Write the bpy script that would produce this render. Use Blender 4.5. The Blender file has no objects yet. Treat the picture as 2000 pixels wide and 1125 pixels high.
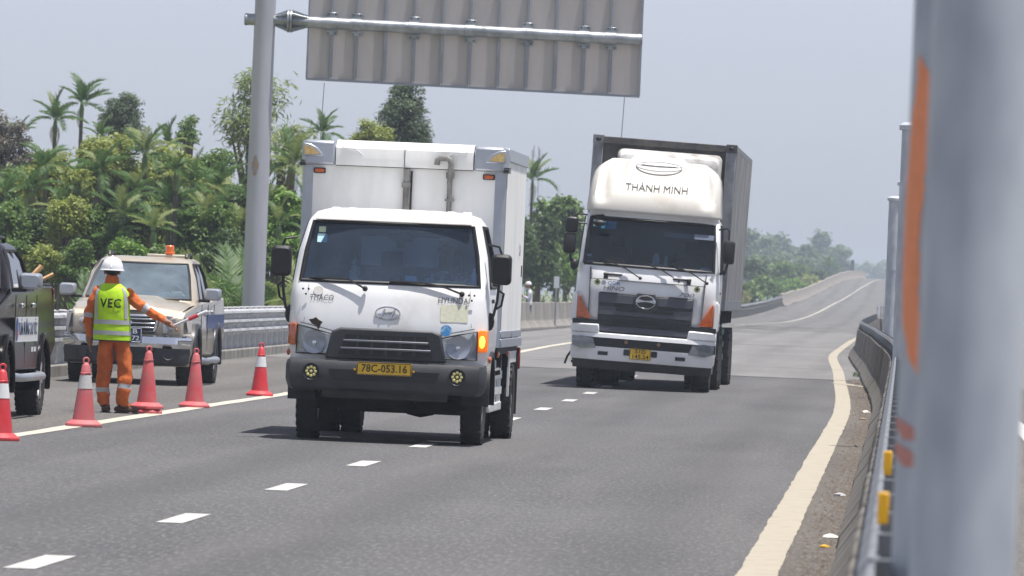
import bpy, bmesh, math, random
import numpy as np
from mathutils import Vector, Matrix
R = math.radians
random.seed(7); rng = np.random.default_rng(7)
scene = bpy.context.scene
col = scene.collection

# ------------------------------------------------------------------ camera, sky, sun, exposure
EYE = 1.63
FPX, ROLL, YAW, PITCH = 14300.0, R(2.4), R(3.0554), R(0.038)
_F = Vector((-math.sin(YAW)*math.cos(PITCH), math.cos(YAW)*math.cos(PITCH), -math.sin(PITCH)))
_R0 = Vector((math.cos(YAW), math.sin(YAW), 0)); _U0 = _R0.cross(_F)
_RX = _R0*math.cos(ROLL) + _U0*math.sin(ROLL); _UX = _U0*math.cos(ROLL) - _R0*math.sin(ROLL)
cam_d = bpy.data.cameras.new('camera'); cam = bpy.data.objects.new('camera', cam_d); col.objects.link(cam)
cam.matrix_world = Matrix(((_RX.x, _UX.x, -_F.x, 0), (_RX.y, _UX.y, -_F.y, 0), (_RX.z, _UX.z, -_F.z, EYE), (0, 0, 0, 1)))
cam_d.sensor_width = 36; cam_d.lens = FPX/2000*36; cam_d.clip_start = 0.5; cam_d.clip_end = 8000
cam_d.dof.use_dof = True; cam_d.dof.focus_distance = 80; cam_d.dof.aperture_fstop = 12.0
scene.camera = cam

SUN = Vector((0.18, -0.05, 1.0)).normalized()
w = bpy.data.worlds.new('World'); scene.world = w; w.use_nodes = True
nt = w.node_tree; nt.nodes.clear()
sky = nt.nodes.new('ShaderNodeTexSky'); sky.sky_type = 'NISHITA'; sky.sun_disc = False
sky.sun_elevation = math.asin(SUN.z); sky.sun_rotation = math.atan2(SUN.x, SUN.y)
sky.air_density = 0.7; sky.dust_density = 0.8; sky.ozone_density = 1.0
tint = nt.nodes.new('ShaderNodeMix'); tint.data_type = 'RGBA'; tint.blend_type = 'MULTIPLY'; tint.inputs[0].default_value = 1
tint.inputs[7].default_value = (0.94, 0.975, 1.13, 1)
bg = nt.nodes.new('ShaderNodeBackground'); bg.inputs[1].default_value = 0.08
wo = nt.nodes.new('ShaderNodeOutputWorld')
hs = nt.nodes.new('ShaderNodeHueSaturation'); hs.inputs['Saturation'].default_value = 0.25    # thick haze whitens the whole sky
nt.links.new(sky.outputs[0], hs.inputs['Color']); nt.links.new(hs.outputs[0], tint.inputs[6]); nt.links.new(tint.outputs[2], bg.inputs[0]); nt.links.new(bg.outputs[0], wo.inputs[0])
sl = bpy.data.lights.new('sun', 'SUN'); sl.energy = 4.2; sl.angle = R(0.6); sl.color = (1.0, 0.955, 0.895)
so = bpy.data.objects.new('sun', sl); col.objects.link(so); so.rotation_euler = SUN.to_track_quat('Z', 'Y').to_euler()
so.location = (0, 60, 60)
vs = scene.view_settings; vs.view_transform = 'Standard'; vs.look = 'None'; vs.gamma = 1; vs.use_curve_mapping = False
vs.exposure = 0.74
scene.cycles.use_denoising = True; scene.cycles.max_bounces = 8; scene.cycles.transparent_max_bounces = 24
scene.cycles.volume_bounces = 0

def at(px, py, Y):
    "point on the sight line through a photo pixel at road distance Y (layout aid)"
    d = _F + _RX*((px-1000)/FPX) - _UX*((py-562.5)/FPX)
    return Vector((d.x*Y/d.y, Y, EYE + d.z*Y/d.y))

# ------------------------------------------------------------------ helpers
def C(r, g, b):
    def f(c):
        c /= 255.0
        return c/12.92 if c <= 0.04045 else ((c+0.055)/1.055)**2.4
    return (f(r), f(g), f(b), 1)

MATS = {}
def mat(name, c, rough=0.6, metal=0.0, var=0.0, vscale=3.0, c2=None, bump=0.0, bscale=40.0, coat=0.0, emit=0.0, stretch=None,
        spec=0.5, detail=6, lo=0.35, hi=0.7):
    "principled material; var/c2 = noise variation between c and c2, bump = fine relief"
    if name in MATS: return MATS[name]
    m = bpy.data.materials.new(name); m.use_nodes = True; n = m.node_tree.nodes; l = m.node_tree.links
    p = n['Principled BSDF']
    p.inputs['Base Color'].default_value = c; p.inputs['Roughness'].default_value = rough; p.inputs['Metallic'].default_value = metal
    p.inputs['Coat Weight'].default_value = coat; p.inputs['Specular IOR Level'].default_value = spec
    if emit:
        p.inputs['Emission Color'].default_value = c; p.inputs['Emission Strength'].default_value = emit
    tc = n.new('ShaderNodeTexCoord'); mp = n.new('ShaderNodeMapping'); l.new(tc.outputs['Object'], mp.inputs[0])
    if stretch: mp.inputs['Scale'].default_value = stretch
    if var or c2:
        t = n.new('ShaderNodeTexNoise'); t.inputs['Scale'].default_value = vscale; t.inputs['Detail'].default_value = detail
        t.inputs['Roughness'].default_value = 0.62
        l.new(mp.outputs[0], t.inputs['Vector'])
        r = n.new('ShaderNodeMapRange'); r.inputs[1].default_value = lo; r.inputs[2].default_value = hi
        l.new(t.outputs[0], r.inputs[0])
        mx = n.new('ShaderNodeMix'); mx.data_type = 'RGBA'
        k = tuple(c2) if c2 else tuple(x*(1-var) for x in c[:3])+(1,)
        mx.inputs[6].default_value = c; mx.inputs[7].default_value = k
        l.new(r.outputs[0], mx.inputs[0]); l.new(mx.outputs[2], p.inputs['Base Color'])
    if bump:
        t2 = n.new('ShaderNodeTexNoise'); t2.inputs['Scale'].default_value = bscale; t2.inputs['Detail'].default_value = 5
        l.new(mp.outputs[0], t2.inputs['Vector'])
        b = n.new('ShaderNodeBump'); b.inputs['Strength'].default_value = bump; b.inputs['Distance'].default_value = 0.02
        l.new(t2.outputs[0], b.inputs['Height']); l.new(b.outputs[0], p.inputs['Normal'])
    MATS[name] = m
    return m

def glass(name, tintc, gloss=1.0, ior=1.5, film=0.0, filmc=(.5,.58,.66,1)):
    if name in MATS: return MATS[name]
    m = bpy.data.materials.new(name); m.use_nodes = True; n = m.node_tree.nodes; l = m.node_tree.links
    n.remove(n['Principled BSDF'])
    tr = n.new('ShaderNodeBsdfTransparent'); tr.inputs[0].default_value = tintc
    gl = n.new('ShaderNodeBsdfGlossy'); gl.inputs['Roughness'].default_value = 0.03; gl.inputs[0].default_value = (gloss, gloss, gloss, 1)
    fr = n.new('ShaderNodeFresnel'); fr.inputs[0].default_value = ior
    mx = n.new('ShaderNodeMixShader'); l.new(fr.outputs[0], mx.inputs[0]); l.new(tr.outputs[0], mx.inputs[1]); l.new(gl.outputs[0], mx.inputs[2])
    out = mx
    if film:                                   # bluish diffuse film painted in for sky reflection and dust
        df = n.new('ShaderNodeBsdfDiffuse'); df.inputs[0].default_value = filmc; m2 = n.new('ShaderNodeMixShader')
        tc = n.new('ShaderNodeTexCoord'); tx = n.new('ShaderNodeTexNoise'); tx.inputs['Scale'].default_value = 2.5; tx.inputs['Detail'].default_value = 5
        l.new(tc.outputs['Object'], tx.inputs[0]); r = n.new('ShaderNodeMapRange'); r.inputs[1].default_value = .3; r.inputs[2].default_value = .75; r.inputs[3].default_value = film*.6; r.inputs[4].default_value = film*1.4
        l.new(tx.outputs[0], r.inputs[0]); l.new(r.outputs[0], m2.inputs[0]); l.new(mx.outputs[0], m2.inputs[1]); l.new(df.outputs[0], m2.inputs[2]); out = m2
    l.new(out.outputs[0], n['Material Output'].inputs[0]); MATS[name] = m
    return m

def leafmat(name, c, c2, trans=0.35, rough=0.5):
    if name in MATS: return MATS[name]
    m = bpy.data.materials.new(name); m.use_nodes = True; n = m.node_tree.nodes; l = m.node_tree.links
    p = n['Principled BSDF']; p.inputs['Roughness'].default_value = rough; p.inputs['Specular IOR Level'].default_value = 0.35
    g = n.new('ShaderNodeNewGeometry'); mx = n.new('ShaderNodeMix'); mx.data_type = 'RGBA'
    mx.inputs[6].default_value = c; mx.inputs[7].default_value = c2
    l.new(g.outputs['Random Per Island'], mx.inputs[0]); l.new(mx.outputs[2], p.inputs['Base Color'])
    t = n.new('ShaderNodeBsdfTranslucent'); l.new(mx.outputs[2], t.inputs[0])
    ms = n.new('ShaderNodeMixShader'); ms.inputs[0].default_value = trans
    l.new(p.outputs[0], ms.inputs[1]); l.new(t.outputs[0], ms.inputs[2]); l.new(ms.outputs[0], n['Material Output'].inputs[0])
    MATS[name] = m
    return m

def tag(o, label=None, cat=None, group=None, kind=None):
    if label: o['label'] = label
    if cat: o['category'] = cat
    if group: o['group'] = group
    if kind: o['kind'] = kind
    return o

def thing(name, loc, label, cat, group=None, rz=0.0):
    o = bpy.data.objects.new(name, None); o.empty_display_size = 0.2; col.objects.link(o)
    o.location = loc; o.rotation_euler = (0, 0, rz)
    return tag(o, label, cat, group)

def copy_tree(o, parent=None):
    c = o.copy(); col.objects.link(c); c.parent = parent
    for ch in o.children: copy_tree(ch, c)
    return c

def link(name, me, m, parent=None):
    o = bpy.data.objects.new(name, me); col.objects.link(o)
    if parent is not None: o.parent = parent
    if m is not None and not me.materials:
        me.materials.append(m)
    return o

class MB:
    def __init__(s): s.v = []; s.f = []; s.mi = []; s.tf = None; s.cur = 0
    def add(s, vs, fs):
        b = len(s.v)
        s.v += [tuple(p) for p in vs]; s.f += [tuple(i+b for i in f) for f in fs]; s.mi += [s.cur]*len(fs)
        return s
    def box(s, x0, x1, y0, y1, z0, z1):
        return s.add([(x0,y0,z0),(x1,y0,z0),(x1,y1,z0),(x0,y1,z0),(x0,y0,z1),(x1,y0,z1),(x1,y1,z1),(x0,y1,z1)],
              [(0,3,2,1),(4,5,6,7),(0,1,5,4),(1,2,6,5),(2,3,7,6),(3,0,4,7)])
    def hexa(s, bot, top):
        return s.add(list(bot)+list(top), [(3,2,1,0),(4,5,6,7),(0,1,5,4),(1,2,6,5),(2,3,7,6),(3,0,4,7)])
    def prism(s, poly, a, b, axis='y'):
        "polygon extruded between a and b; axis y: poly is (x,z), axis x: (y,z), axis z: (x,y)"
        n = len(poly)
        f = {'y': lambda p, t: (p[0], t, p[1]), 'x': lambda p, t: (t, p[0], p[1]), 'z': lambda p, t: (p[0], p[1], t)}[axis]
        vs = [f(p, a) for p in poly]+[f(p, b) for p in poly]
        fs = [tuple(range(n)), tuple(range(2*n-1, n-1, -1))]+[((i+1) % n, i, i+n, (i+1) % n+n) for i in range(n)]
        return s.add(vs, fs)
    def loft(s, rings, closed=True, cap=True):
        n = len(rings[0]); vs = [p for r in rings for p in r]; fs = []
        for k in range(len(rings)-1):
            for i in range(n if closed else n-1):
                j = (i+1) % n
                fs.append((k*n+i, k*n+j, (k+1)*n+j, (k+1)*n+i))
        if cap and closed:
            fs.append(tuple(range(n-1, -1, -1))); fs.append(tuple((len(rings)-1)*n+i for i in range(n)))
        return s.add(vs, fs)
    def tube(s, pts, r, seg=8, cap=True):
        pts = [Vector(p) for p in pts]; rr = r if isinstance(r, (list, tuple)) else [r]*len(pts)
        rings = []; up = None
        for i, p in enumerate(pts):
            t = (pts[min(i+1, len(pts)-1)]-pts[max(i-1, 0)]).normalized()
            if up is None:
                up = t.cross(Vector((0.13, 0.31, 0.94)))
                if up.length < 0.1: up = t.cross(Vector((1, 0, 0)))
            a = (up - t*up.dot(t)).normalized(); up = a; b = t.cross(a)
            rings.append([p+(a*math.cos(2*math.pi*k/seg)+b*math.sin(2*math.pi*k/seg))*rr[i] for k in range(seg)])
        return s.loft(rings, True, cap)
    def lathe(s, prof, c=(0, 0, 0), axis='z', seg=24, cap=True):
        rings = []
        for r, h in prof:
            ring = []
            for k in range(seg):
                a = 2*math.pi*k/seg; u, v = r*math.cos(a), r*math.sin(a)
                ring.append({'z': (c[0]+u, c[1]+v, c[2]+h), 'x': (c[0]+h, c[1]+u, c[2]+v), 'y': (c[0]+u, c[1]+h, c[2]-v)}[axis])
            rings.append(ring)
        return s.loft(rings, True, cap)
    def ell(s, c, r, n=10, m=8):
        prof = [(math.sin(math.pi*i/m), -math.cos(math.pi*i/m)) for i in range(m+1)]
        rings = [[(c[0]+r[0]*max(p, .01)*math.cos(2*math.pi*k/n), c[1]+r[1]*max(p, .01)*math.sin(2*math.pi*k/n), c[2]+r[2]*h) for k in range(n)] for p, h in prof]
        return s.loft(rings)
    def xf(s, f): s.v = [tuple(f(*p)) for p in s.v]; return s
    def build(s, name, m, parent=None, bevel=0.0, smooth=None, seg=2):
        me = bpy.data.meshes.new(name); me.from_pydata(s.v if s.tf is None else [s.tf(*p) for p in s.v], [], s.f)
        ms = m if isinstance(m, (list, tuple)) else [m]
        for k in ms: me.materials.append(k)
        if len(ms) > 1: me.polygons.foreach_set('material_index', s.mi)
        bm = bmesh.new(); bm.from_mesh(me); bmesh.ops.recalc_face_normals(bm, faces=bm.faces); bm.to_mesh(me); bm.free()
        if smooth is None: smooth = 35
        if smooth:
            me.polygons.foreach_set('use_smooth', [True]*len(me.polygons)); me.set_sharp_from_angle(angle=R(smooth))
        o = link(name, me, None, parent)
        if bevel:
            b = o.modifiers.new('bevel', 'BEVEL'); b.width = bevel; b.segments = seg; b.limit_method = 'ANGLE'; b.angle_limit = R(30)
            b.harden_normals = False
        return o

def rrect(hw, hh, r, n=4, cx=0, cy=0):
    pts = []
    for q, (sx, sy) in enumerate(((1, 1), (-1, 1), (-1, -1), (1, -1))):
        for k in range(n+1):
            a = math.pi/2*(q+k/n)
            pts.append((cx+sx*(hw-r)+r*math.cos(a), cy+sy*(hh-r)+r*math.sin(a)))
    return pts

def text_mesh(name, body, size, m, parent, loc, width=None, rot=(R(90), 0, 0), depth=0.004, shear=0.0, warp=None, offset=0.0, spacing=1.0):
    cu = bpy.data.curves.new(name+'_curve', 'FONT'); cu.body = body; cu.size = size; cu.extrude = depth; cu.align_x = 'CENTER'; cu.align_y = 'CENTER'
    cu.shear = shear; cu.offset = offset; cu.resolution_u = 2; cu.space_line = 0.9; cu.space_character = spacing
    tmp = bpy.data.objects.new(name+'_tmp', cu); col.objects.link(tmp)
    dg = bpy.context.evaluated_depsgraph_get(); dg.update()
    me = bpy.data.meshes.new_from_object(tmp.evaluated_get(dg)); me.name = name
    bpy.data.objects.remove(tmp); bpy.data.curves.remove(cu)
    xs = [v.co.x for v in me.vertices]
    k = (width/(max(xs)-min(xs))) if width and xs else 1
    M = Matrix.Translation(Vector(loc)) @ Matrix.Rotation(rot[2], 4, 'Z') @ Matrix.Rotation(rot[1], 4, 'Y') @ Matrix.Rotation(rot[0], 4, 'X')
    for v in me.vertices:
        v.co.x *= k
        v.co = M @ v.co
        if warp: v.co = Vector(warp(*v.co))
    me.materials.clear(); me.materials.append(m)
    return link(name, me, None, parent)

def hermite(knots):
    X = np.array([k[0] for k in knots], float); Yv = np.array([k[1] for k in knots], float)
    d = np.diff(Yv)/np.diff(X); mm = np.zeros(len(X)); mm[0] = d[0]; mm[-1] = d[-1]
    for i in range(1, len(X)-1): mm[i] = 0 if d[i-1]*d[i] <= 0 else 2*d[i-1]*d[i]/(d[i-1]+d[i])
    def f(x):
        x = min(max(x, X[0]), X[-1]); i = min(int(np.searchsorted(X, x, 'right'))-1, len(X)-2); h = X[i+1]-X[i]; t = (x-X[i])/h
        return float((1+2*t)*(1-t)**2*Yv[i]+t*(1-t)**2*h*mm[i]+t*t*(3-2*t)*Yv[i+1]+t*t*(t-1)*h*mm[i+1])
    return f
# plan shift of the carriageway and height of the road along its length (sag, then an overpass)
shift = hermite([(-60,0),(95,0),(150,-.46),(212,-1.1),(295,-1.03),(448,1.5),(700,2.3),(1000,5.5),(1400,12),(2950,60)])
grade = hermite([(-60,0),(430,0),(700,1.24),(1000,4.3),(1080,4.45),(1300,2.5),(1600,0),(2950,0)])
# ------------------------------------------------------------------ the setting: terrain, carriageways, markings
def road_mat(name, base, c2, streak, speck, rough=0.85):
    m = bpy.data.materials.new(name); m.use_nodes = True; n = m.node_tree.nodes; l = m.node_tree.links; p = n['Principled BSDF']
    tc = n.new('ShaderNodeTexCoord')
    def noise(sc, stretch, det=5, ro=.6):
        mp = n.new('ShaderNodeMapping'); mp.inputs['Scale'].default_value = stretch; l.new(tc.outputs['Object'], mp.inputs[0])
        t = n.new('ShaderNodeTexNoise'); t.inputs['Scale'].default_value = sc; t.inputs['Detail'].default_value = det; t.inputs['Roughness'].default_value = ro
        l.new(mp.outputs[0], t.inputs[0]); return t.outputs[0]
    def rng_(o, a, b):
        r = n.new('ShaderNodeMapRange'); r.inputs[1].default_value = a; r.inputs[2].default_value = b; l.new(o, r.inputs[0]); return r.outputs[0]
    def mix(fac, a, b):
        x = n.new('ShaderNodeMix'); x.data_type = 'RGBA'; l.new(fac, x.inputs[0])
        for s, v in ((6, a), (7, b)):
            if isinstance(v, tuple): x.inputs[s].default_value = v
            else: l.new(v, x.inputs[s])
        return x.outputs[2]
    c = mix(rng_(noise(0.35, (1, .25, 1)), .35, .65), base, c2)
    c = mix(rng_(noise(1.1, (1, .045, 1), 4), .48, .75), c, streak)          # wheel-track streaks along the road
    c = mix(rng_(noise(30, (1, .13, 1), 3, .8), .5, .72), c, speck)          # light aggregate
    dk = tuple(x*.62 for x in base[:3])+(1,)
    c = mix(rng_(noise(36, (1, .16, 1), 3, .8), .52, .74), c, dk)              # dark gaps between stones
    sx = n.new('ShaderNodeSeparateXYZ'); l.new(tc.outputs['Object'], sx.inputs[0])         # polished wheel tracks, 1.9 m apart
    ma = n.new('ShaderNodeMath'); ma.operation = 'MULTIPLY_ADD'; ma.inputs[1].default_value = 2*math.pi/1.9; ma.inputs[2].default_value = 2*math.pi*1.7/1.9; l.new(sx.outputs[0], ma.inputs[0])
    mc = n.new('ShaderNodeMath'); mc.operation = 'COSINE'; l.new(ma.outputs[0], mc.inputs[0])
    mm_ = n.new('ShaderNodeMath'); mm_.operation = 'MULTIPLY'; l.new(rng_(mc.outputs[0], .0, 1.0), mm_.inputs[0]); l.new(rng_(noise(.5, (1, .06, 1), 4), .3, 1.0), mm_.inputs[1])
    c = mix(mm_.outputs[0], c, tuple(x*.56 for x in base[:3])+(1,))
    l.new(c, p.inputs['Base Color']); p.inputs['Roughness'].default_value = rough; p.inputs['Specular IOR Level'].default_value = .3
    b = n.new('ShaderNodeBump'); b.inputs['Strength'].default_value = .5; b.inputs['Distance'].default_value = .012
    l.new(noise(38, (1, 1, 1), 3, .7), b.inputs['Height']); l.new(b.outputs[0], p.inputs['Normal'])
    return m
ASPH = road_mat('asphalt', (.098,.098,.102,1), (.07,.07,.074,1), (.12,.114,.113,1), (.19,.188,.19,1))
SHOU = road_mat('shoulder_asphalt', (.115,.11,.105,1), (.085,.08,.076,1), (.155,.147,.138,1), (.24,.23,.22,1))
DUST = road_mat('dusty_shoulder', (.11,.097,.087,1), (.075,.066,.06,1), (.15,.132,.115,1), (.22,.2,.18,1))
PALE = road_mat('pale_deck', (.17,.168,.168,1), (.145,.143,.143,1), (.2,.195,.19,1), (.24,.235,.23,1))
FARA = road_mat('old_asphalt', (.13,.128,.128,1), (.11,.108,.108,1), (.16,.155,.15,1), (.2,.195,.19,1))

def ypts(y0, y1):
    out = [y0]; y = y0
    while y < y1:
        y += 6 if y < 460 else (15 if y < 1100 else 60)
        out.append(min(y, y1))
    return out
def strip(name, m, xs, y0, y1, dz, dzs=None, structure=True, label=None, rough=None):
    "sheet along the road: columns xs (offsets from the camera line), following plan shift and grade"
    vs, fs = [], []; ys = ypts(y0, y1); n = len(xs)
    for y in ys:
        for i, x in enumerate(xs):
            vs.append((x+shift(y), y, grade(y)+dz+(dzs[i] if dzs else 0)))
    for k in range(len(ys)-1):
        for i in range(n-1): fs.append((k*n+i, k*n+i+1, (k+1)*n+i+1, (k+1)*n+i))
    me = bpy.data.meshes.new(name); me.from_pydata(vs, [], fs); me.materials.append(m); me.polygons.foreach_set('use_smooth', [True]*len(fs))
    o = link(name, me, None)
    if structure: o['kind'] = 'structure'
    return o

# terrain: flat fields below the road, embankment shoulders up to it
GRASSG = mat('field_soil', C(96,104,60), .95, c2=C(120,112,80), vscale=.15, bump=.6, bscale=3)
vs, fs = [], []; cols = [(-640,-1.9,0),(-70,-1.9,0),(-22,-1.7,.0),(-17,-1.0,.3),(-13.6,-.04,1),(-13.4,-.3,1),(13.2,-.3,1),(14,-.04,1),(18,-1.0,.3),(60,-1.9,0),(420,-1.9,0)]
ys = ypts(-50, 2900)
for y in ys:
    for x, z, k in cols: vs.append((x+shift(y)*(1 if abs(x) < 100 else 0), y, z+grade(y)*k))
n = len(cols)
for j in range(len(ys)-1):
    for i in range(n-1): fs.append((j*n+i, j*n+i+1, (j+1)*n+i+1, (j+1)*n+i))
me = bpy.data.meshes.new('ground'); me.from_pydata(vs, [], fs); tag(link('ground', me, GRASSG), kind='structure')

JOINT_Y = 143.0
strip('road', ASPH, [-8.2,-4.6,-.7], -40, JOINT_Y, 0)
strip('road_shoulder', SHOU, [-13.45,-10.8,-8.2], -40, JOINT_Y, 0)
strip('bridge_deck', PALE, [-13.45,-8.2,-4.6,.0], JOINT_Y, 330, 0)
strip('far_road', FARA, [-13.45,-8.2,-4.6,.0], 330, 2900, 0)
strip('median_verge', DUST, [-.7,-.45,.6], -40, JOINT_Y, 0)
strip('opposite_road', SHOU, [.6,4.6,13.3], -40, JOINT_Y, 0)
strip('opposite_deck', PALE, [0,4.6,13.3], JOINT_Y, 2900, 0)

def paint(name, c, lo=.58, hi=.72):
    m = mat(name, c, .6, c2=C(140,130,114), vscale=5, lo=lo, hi=hi, detail=8, bump=.2, bscale=30)
    return m
WHITE = paint('road_paint', C(184,184,182), .52, .74); CREAM = paint('old_road_paint', C(164,156,140), .5, .72)
CREAM2 = paint('left_edge_paint', C(186,180,166), .58, .72)
def line(name, m, xc, wid, y0, y1, wob=.0, step=2.0, ztop=.004):
    vs, fs = [], []; y = y0; k = 0
    rr = random.Random(int(abs(xc)*100))
    dl = dr = 0
    while True:
        dl = dl*.6+rr.uniform(-wob, wob); dr = dr*.6+rr.uniform(-wob, wob)
        vs += [(xc-wid/2+dl+shift(y), y, grade(y)+ztop), (xc+wid/2+dr+shift(y), y, grade(y)+ztop)]
        if k: fs.append((2*k-2, 2*k-1, 2*k+1, 2*k))
        if y >= y1: break
        y = min(y+(step if y < 300 else 12), y1); k += 1; wid = wid if y < 280 else max(.13, wid*.9)
    me = bpy.data.meshes.new(name); me.from_pydata(vs, [], fs)
    return tag(link(name, me, m), kind='structure')
line('edge_line', CREAM, -.775, .235, 5, 1090, .005, .22)
line('edge_line', CREAM2, -8.29, .2, 5, 1090, .012, 1.0)
line('edge_line', WHITE, 1.6, .2, 5, 1090, .012, 2.0)
def stub():
    me = bpy.data.meshes.new('line_spur')
    me.from_pydata([(-.8,139,.008),(-.45,136,.008),(-.2,133.5,.008),(-.28,132.5,.008),(-.6,135,.008),(-.95,137.5,.008)], [], [(0,5,4,1),(1,4,3,2)])
    o = tag(link('line_spur', me, CREAM), kind='structure')
    for v in me.vertices: v.co.x += shift(v.co.y)
stub()
dash_me = None
for k in range(-3, 26):
    y0 = 38.77+8*k
    vs = [(-4.72+shift(y0), y0, .004), (-4.55+shift(y0), y0+.02, .004), (-4.55+shift(y0+2), y0+2, .004), (-4.72+shift(y0+2), y0+1.97, .004)]
    me = bpy.data.meshes.new('lane_dash'); me.from_pydata(vs, [], [(0,1,2,3)]); tag(link('lane_dash', me, WHITE), kind='structure')
# transverse joints across the deck; wide far bands paint in the heat shimmer
TAR_SHIMMER = mat('tar_and_shimmer', (.03,.03,.032,1), .7, var=.4, vscale=2)
for y, wd, m in ((JOINT_Y,.5,TAR_SHIMMER),(163,.18,TAR_SHIMMER),(196,.2,TAR_SHIMMER),(232,.9,FARA),(300,2.2,TAR_SHIMMER),(309,3.0,FARA),(318,4.0,TAR_SHIMMER),(330,3.0,PALE),(338,4.0,TAR_SHIMMER),(352,3,PALE),(362,5.0,TAR_SHIMMER),(378,4,PALE)):
    vs, fs = [], []; x = -13.3 if y > 290 else -9.5; k = 0; x1 = -4.0 if y > 290 else -.9; rr = random.Random(int(y))
    while True:
        a, b = rr.uniform(-.25, .25)*wd, rr.uniform(-.25, .25)*wd
        taper = 1 if y < 290 else max(0.05, 1-((x+9)/5.5)**2)
        vs += [(x+shift(y), y-wd*taper/2+a, grade(y)+.0045), (x+shift(y), y+wd*taper/2+b, grade(y)+.0045)]
        if k: fs.append((2*k-2, 2*k, 2*k+1, 2*k-1))
        if x >= x1: break
        x += .45; k += 1
    me = bpy.data.meshes.new('joint_shimmer_strip'); me.from_pydata(vs, [], fs); tag(link('joint_shimmer_strip', me, m), kind='structure')

# ------------------------------------------------------------------ barriers and guardrails
CONC = mat('weathered_concrete', C(150,146,140), .9, c2=C(98,94,90), vscale=1.4, stretch=(1,1,.35), bump=.5, bscale=14)
CONCD = mat('stained_concrete', C(124,120,114), .92, c2=C(62,59,57), vscale=2.2, stretch=(1,1.2,.25), bump=.7, bscale=16, lo=.3, hi=.66)
GALV = mat('galvanised_steel', C(176,180,184), .42, .75, c2=C(120,126,132), vscale=3.5, bump=.1, bscale=12)
GALVR = mat('rail_steel', C(205,206,208), .5, .3, c2=C(140,142,146), vscale=2.5, bump=.15, bscale=9)
MEDR = mat('dull_rail_steel', C(126,130,136), .65, .15, c2=C(84,88,94), vscale=3, bump=.2, bscale=12)
GALVP = mat('post_steel', C(200,206,213), .5, .2, c2=C(160,168,179), vscale=5, stretch=(1,1,.5), detail=2, lo=.3, hi=.75)

def place_piece(o, x, y, rz=None):
    o.location = (x+shift(y), y, grade(y))
    o.rotation_euler = (0, 0, -math.atan((shift(y+1)-shift(y-1))/2) if rz is None else rz)

# median concrete barrier with its pieces
t = thing('median_barrier', (-.1, 60, 0), 'dark stained concrete barrier running along the right verge under the steel rail', 'barrier')
NJ = [(-.26,0),(-.26,.08),(-.1,.3),(-.04,.8),(.16,.8),(.2,.3),(.36,.08),(.36,0)]
seg = MB().prism(NJ, -1.48, 1.48)
s0 = seg.build('barrier_segment', CONCD, t, bevel=.012, seg=1)
segs = []
for k in range(98):
    y = 13+3*k
    o = s0 if k == 0 else s0.copy()
    if k: col.objects.link(o); o.parent = t
    place_piece(o, -.09, y); o.location.x += .1+random.uniform(-.008, .008); o.location.y -= 60; o.location.z += random.uniform(-.012, .0)
t2 = thing('median_rail', (-.05, 60, .8), 'galvanised steel rail with brackets on top of the median barrier', 'guardrail')
beam = MB(); prof = [(-.04,.12),(-.075,.15),(-.03,.19),(-.03,.23),(-.075,.26),(-.04,.3),(-.02,.3),(-.05,.26),(-.01,.23),(-.01,.19),(-.05,.15),(-.02,.12)]
beam.prism([(x*.8, z-.1) for x, z in prof], -2.0, 1.99)
b0 = beam.build('rail_beam', MEDR, t2)
br = MB().box(-.02,.05,-.05,.05,0,.19).box(-.05,.09,-.08,.08,-.0,.015)
for sx in (-.03,.08):
    for sy in (-.06,.06): br.lathe([(.012,.015),(.012,.035)], (sx,sy,0), 'z', 6)
p0 = br.build('rail_post', MEDR, t2)
capm = MB().lathe([(.016,0),(.02,-.006),(.012,-.016)], (0,0,0), 'x', 8); c0 = capm.build('rail_bolt', MEDR, t2)
REFL = mat('yellow_reflector', C(240,180,10), .35, coat=.5)
refl = MB().box(-.016,.016,-.012,.012,0,.09); r0 = refl.build('reflector', REFL, t2, bevel=.004)
def put(o0, first, parent, x, y, z=0, ox=0, oy=0, oz=0):
    o = o0 if first else o0.copy()
    if not first: col.objects.link(o); o.parent = parent
    place_piece(o, x, y); o.location.x -= ox; o.location.y -= oy; o.location.z += z-oz
    return o
for k in range(72): put(b0, k == 0, t2, -.025, 13+4*k, .8, -.05, 60, .8)
for k in range(144): put(p0, k == 0, t2, -.02, 12+2*k, .8, -.05, 60, .8)
for k in range(72): put(c0, k == 0, t2, -.085, 14.5+4*k, .88, -.05, 60, .8)
for k, (y, z) in enumerate(((20.5,1.0),(27,.98))): put(r0, k == 0, t2, -.03, y, z-.0, -.05, 60, .8)

# tall steel posts in the median
def median_post(x, y, h, label, r=.12):
    t = thing('median_post', (x+shift(y), y, 0), label, 'post', 'tall round steel posts standing in the median')
    MB().lathe([(r,.0),(r,h)], seg=40).build('post_tube', GALVP, t)
    MB().lathe([(.11,h-.03),(.15,h-.02),(.15,h+.03),(.11,h+.06),(.02,h+.07)], seg=32).build('post_cap', GALVP, t)
    MB().box(-.2,.2,-.2,.2,.0,.025).build('base_plate', GALVP, t)
    MB().lathe([(r+.006,h*.62),(r+.006,h*.62+.02)], seg=32).build('weld_ring', GALVP, t)
    return t
median_post(.14, 14.6, 5.5, 'nearest and largest blurred grey post filling the right edge', .105)
pn = median_post(.118, 17.6, 5.5, 'blurred post with an orange sprayed stroke just left of the nearest post')
median_post(.036, 80, 3.5, 'tallest looking of the distant thin posts, just behind the nearest post')
median_post(.122, 119, 3.5, 'middle of the three distant thin posts beside the blurred near post')
median_post(.122, 138, 3.5, 'farthest and shortest looking thin post, leftmost of the median posts')
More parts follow.
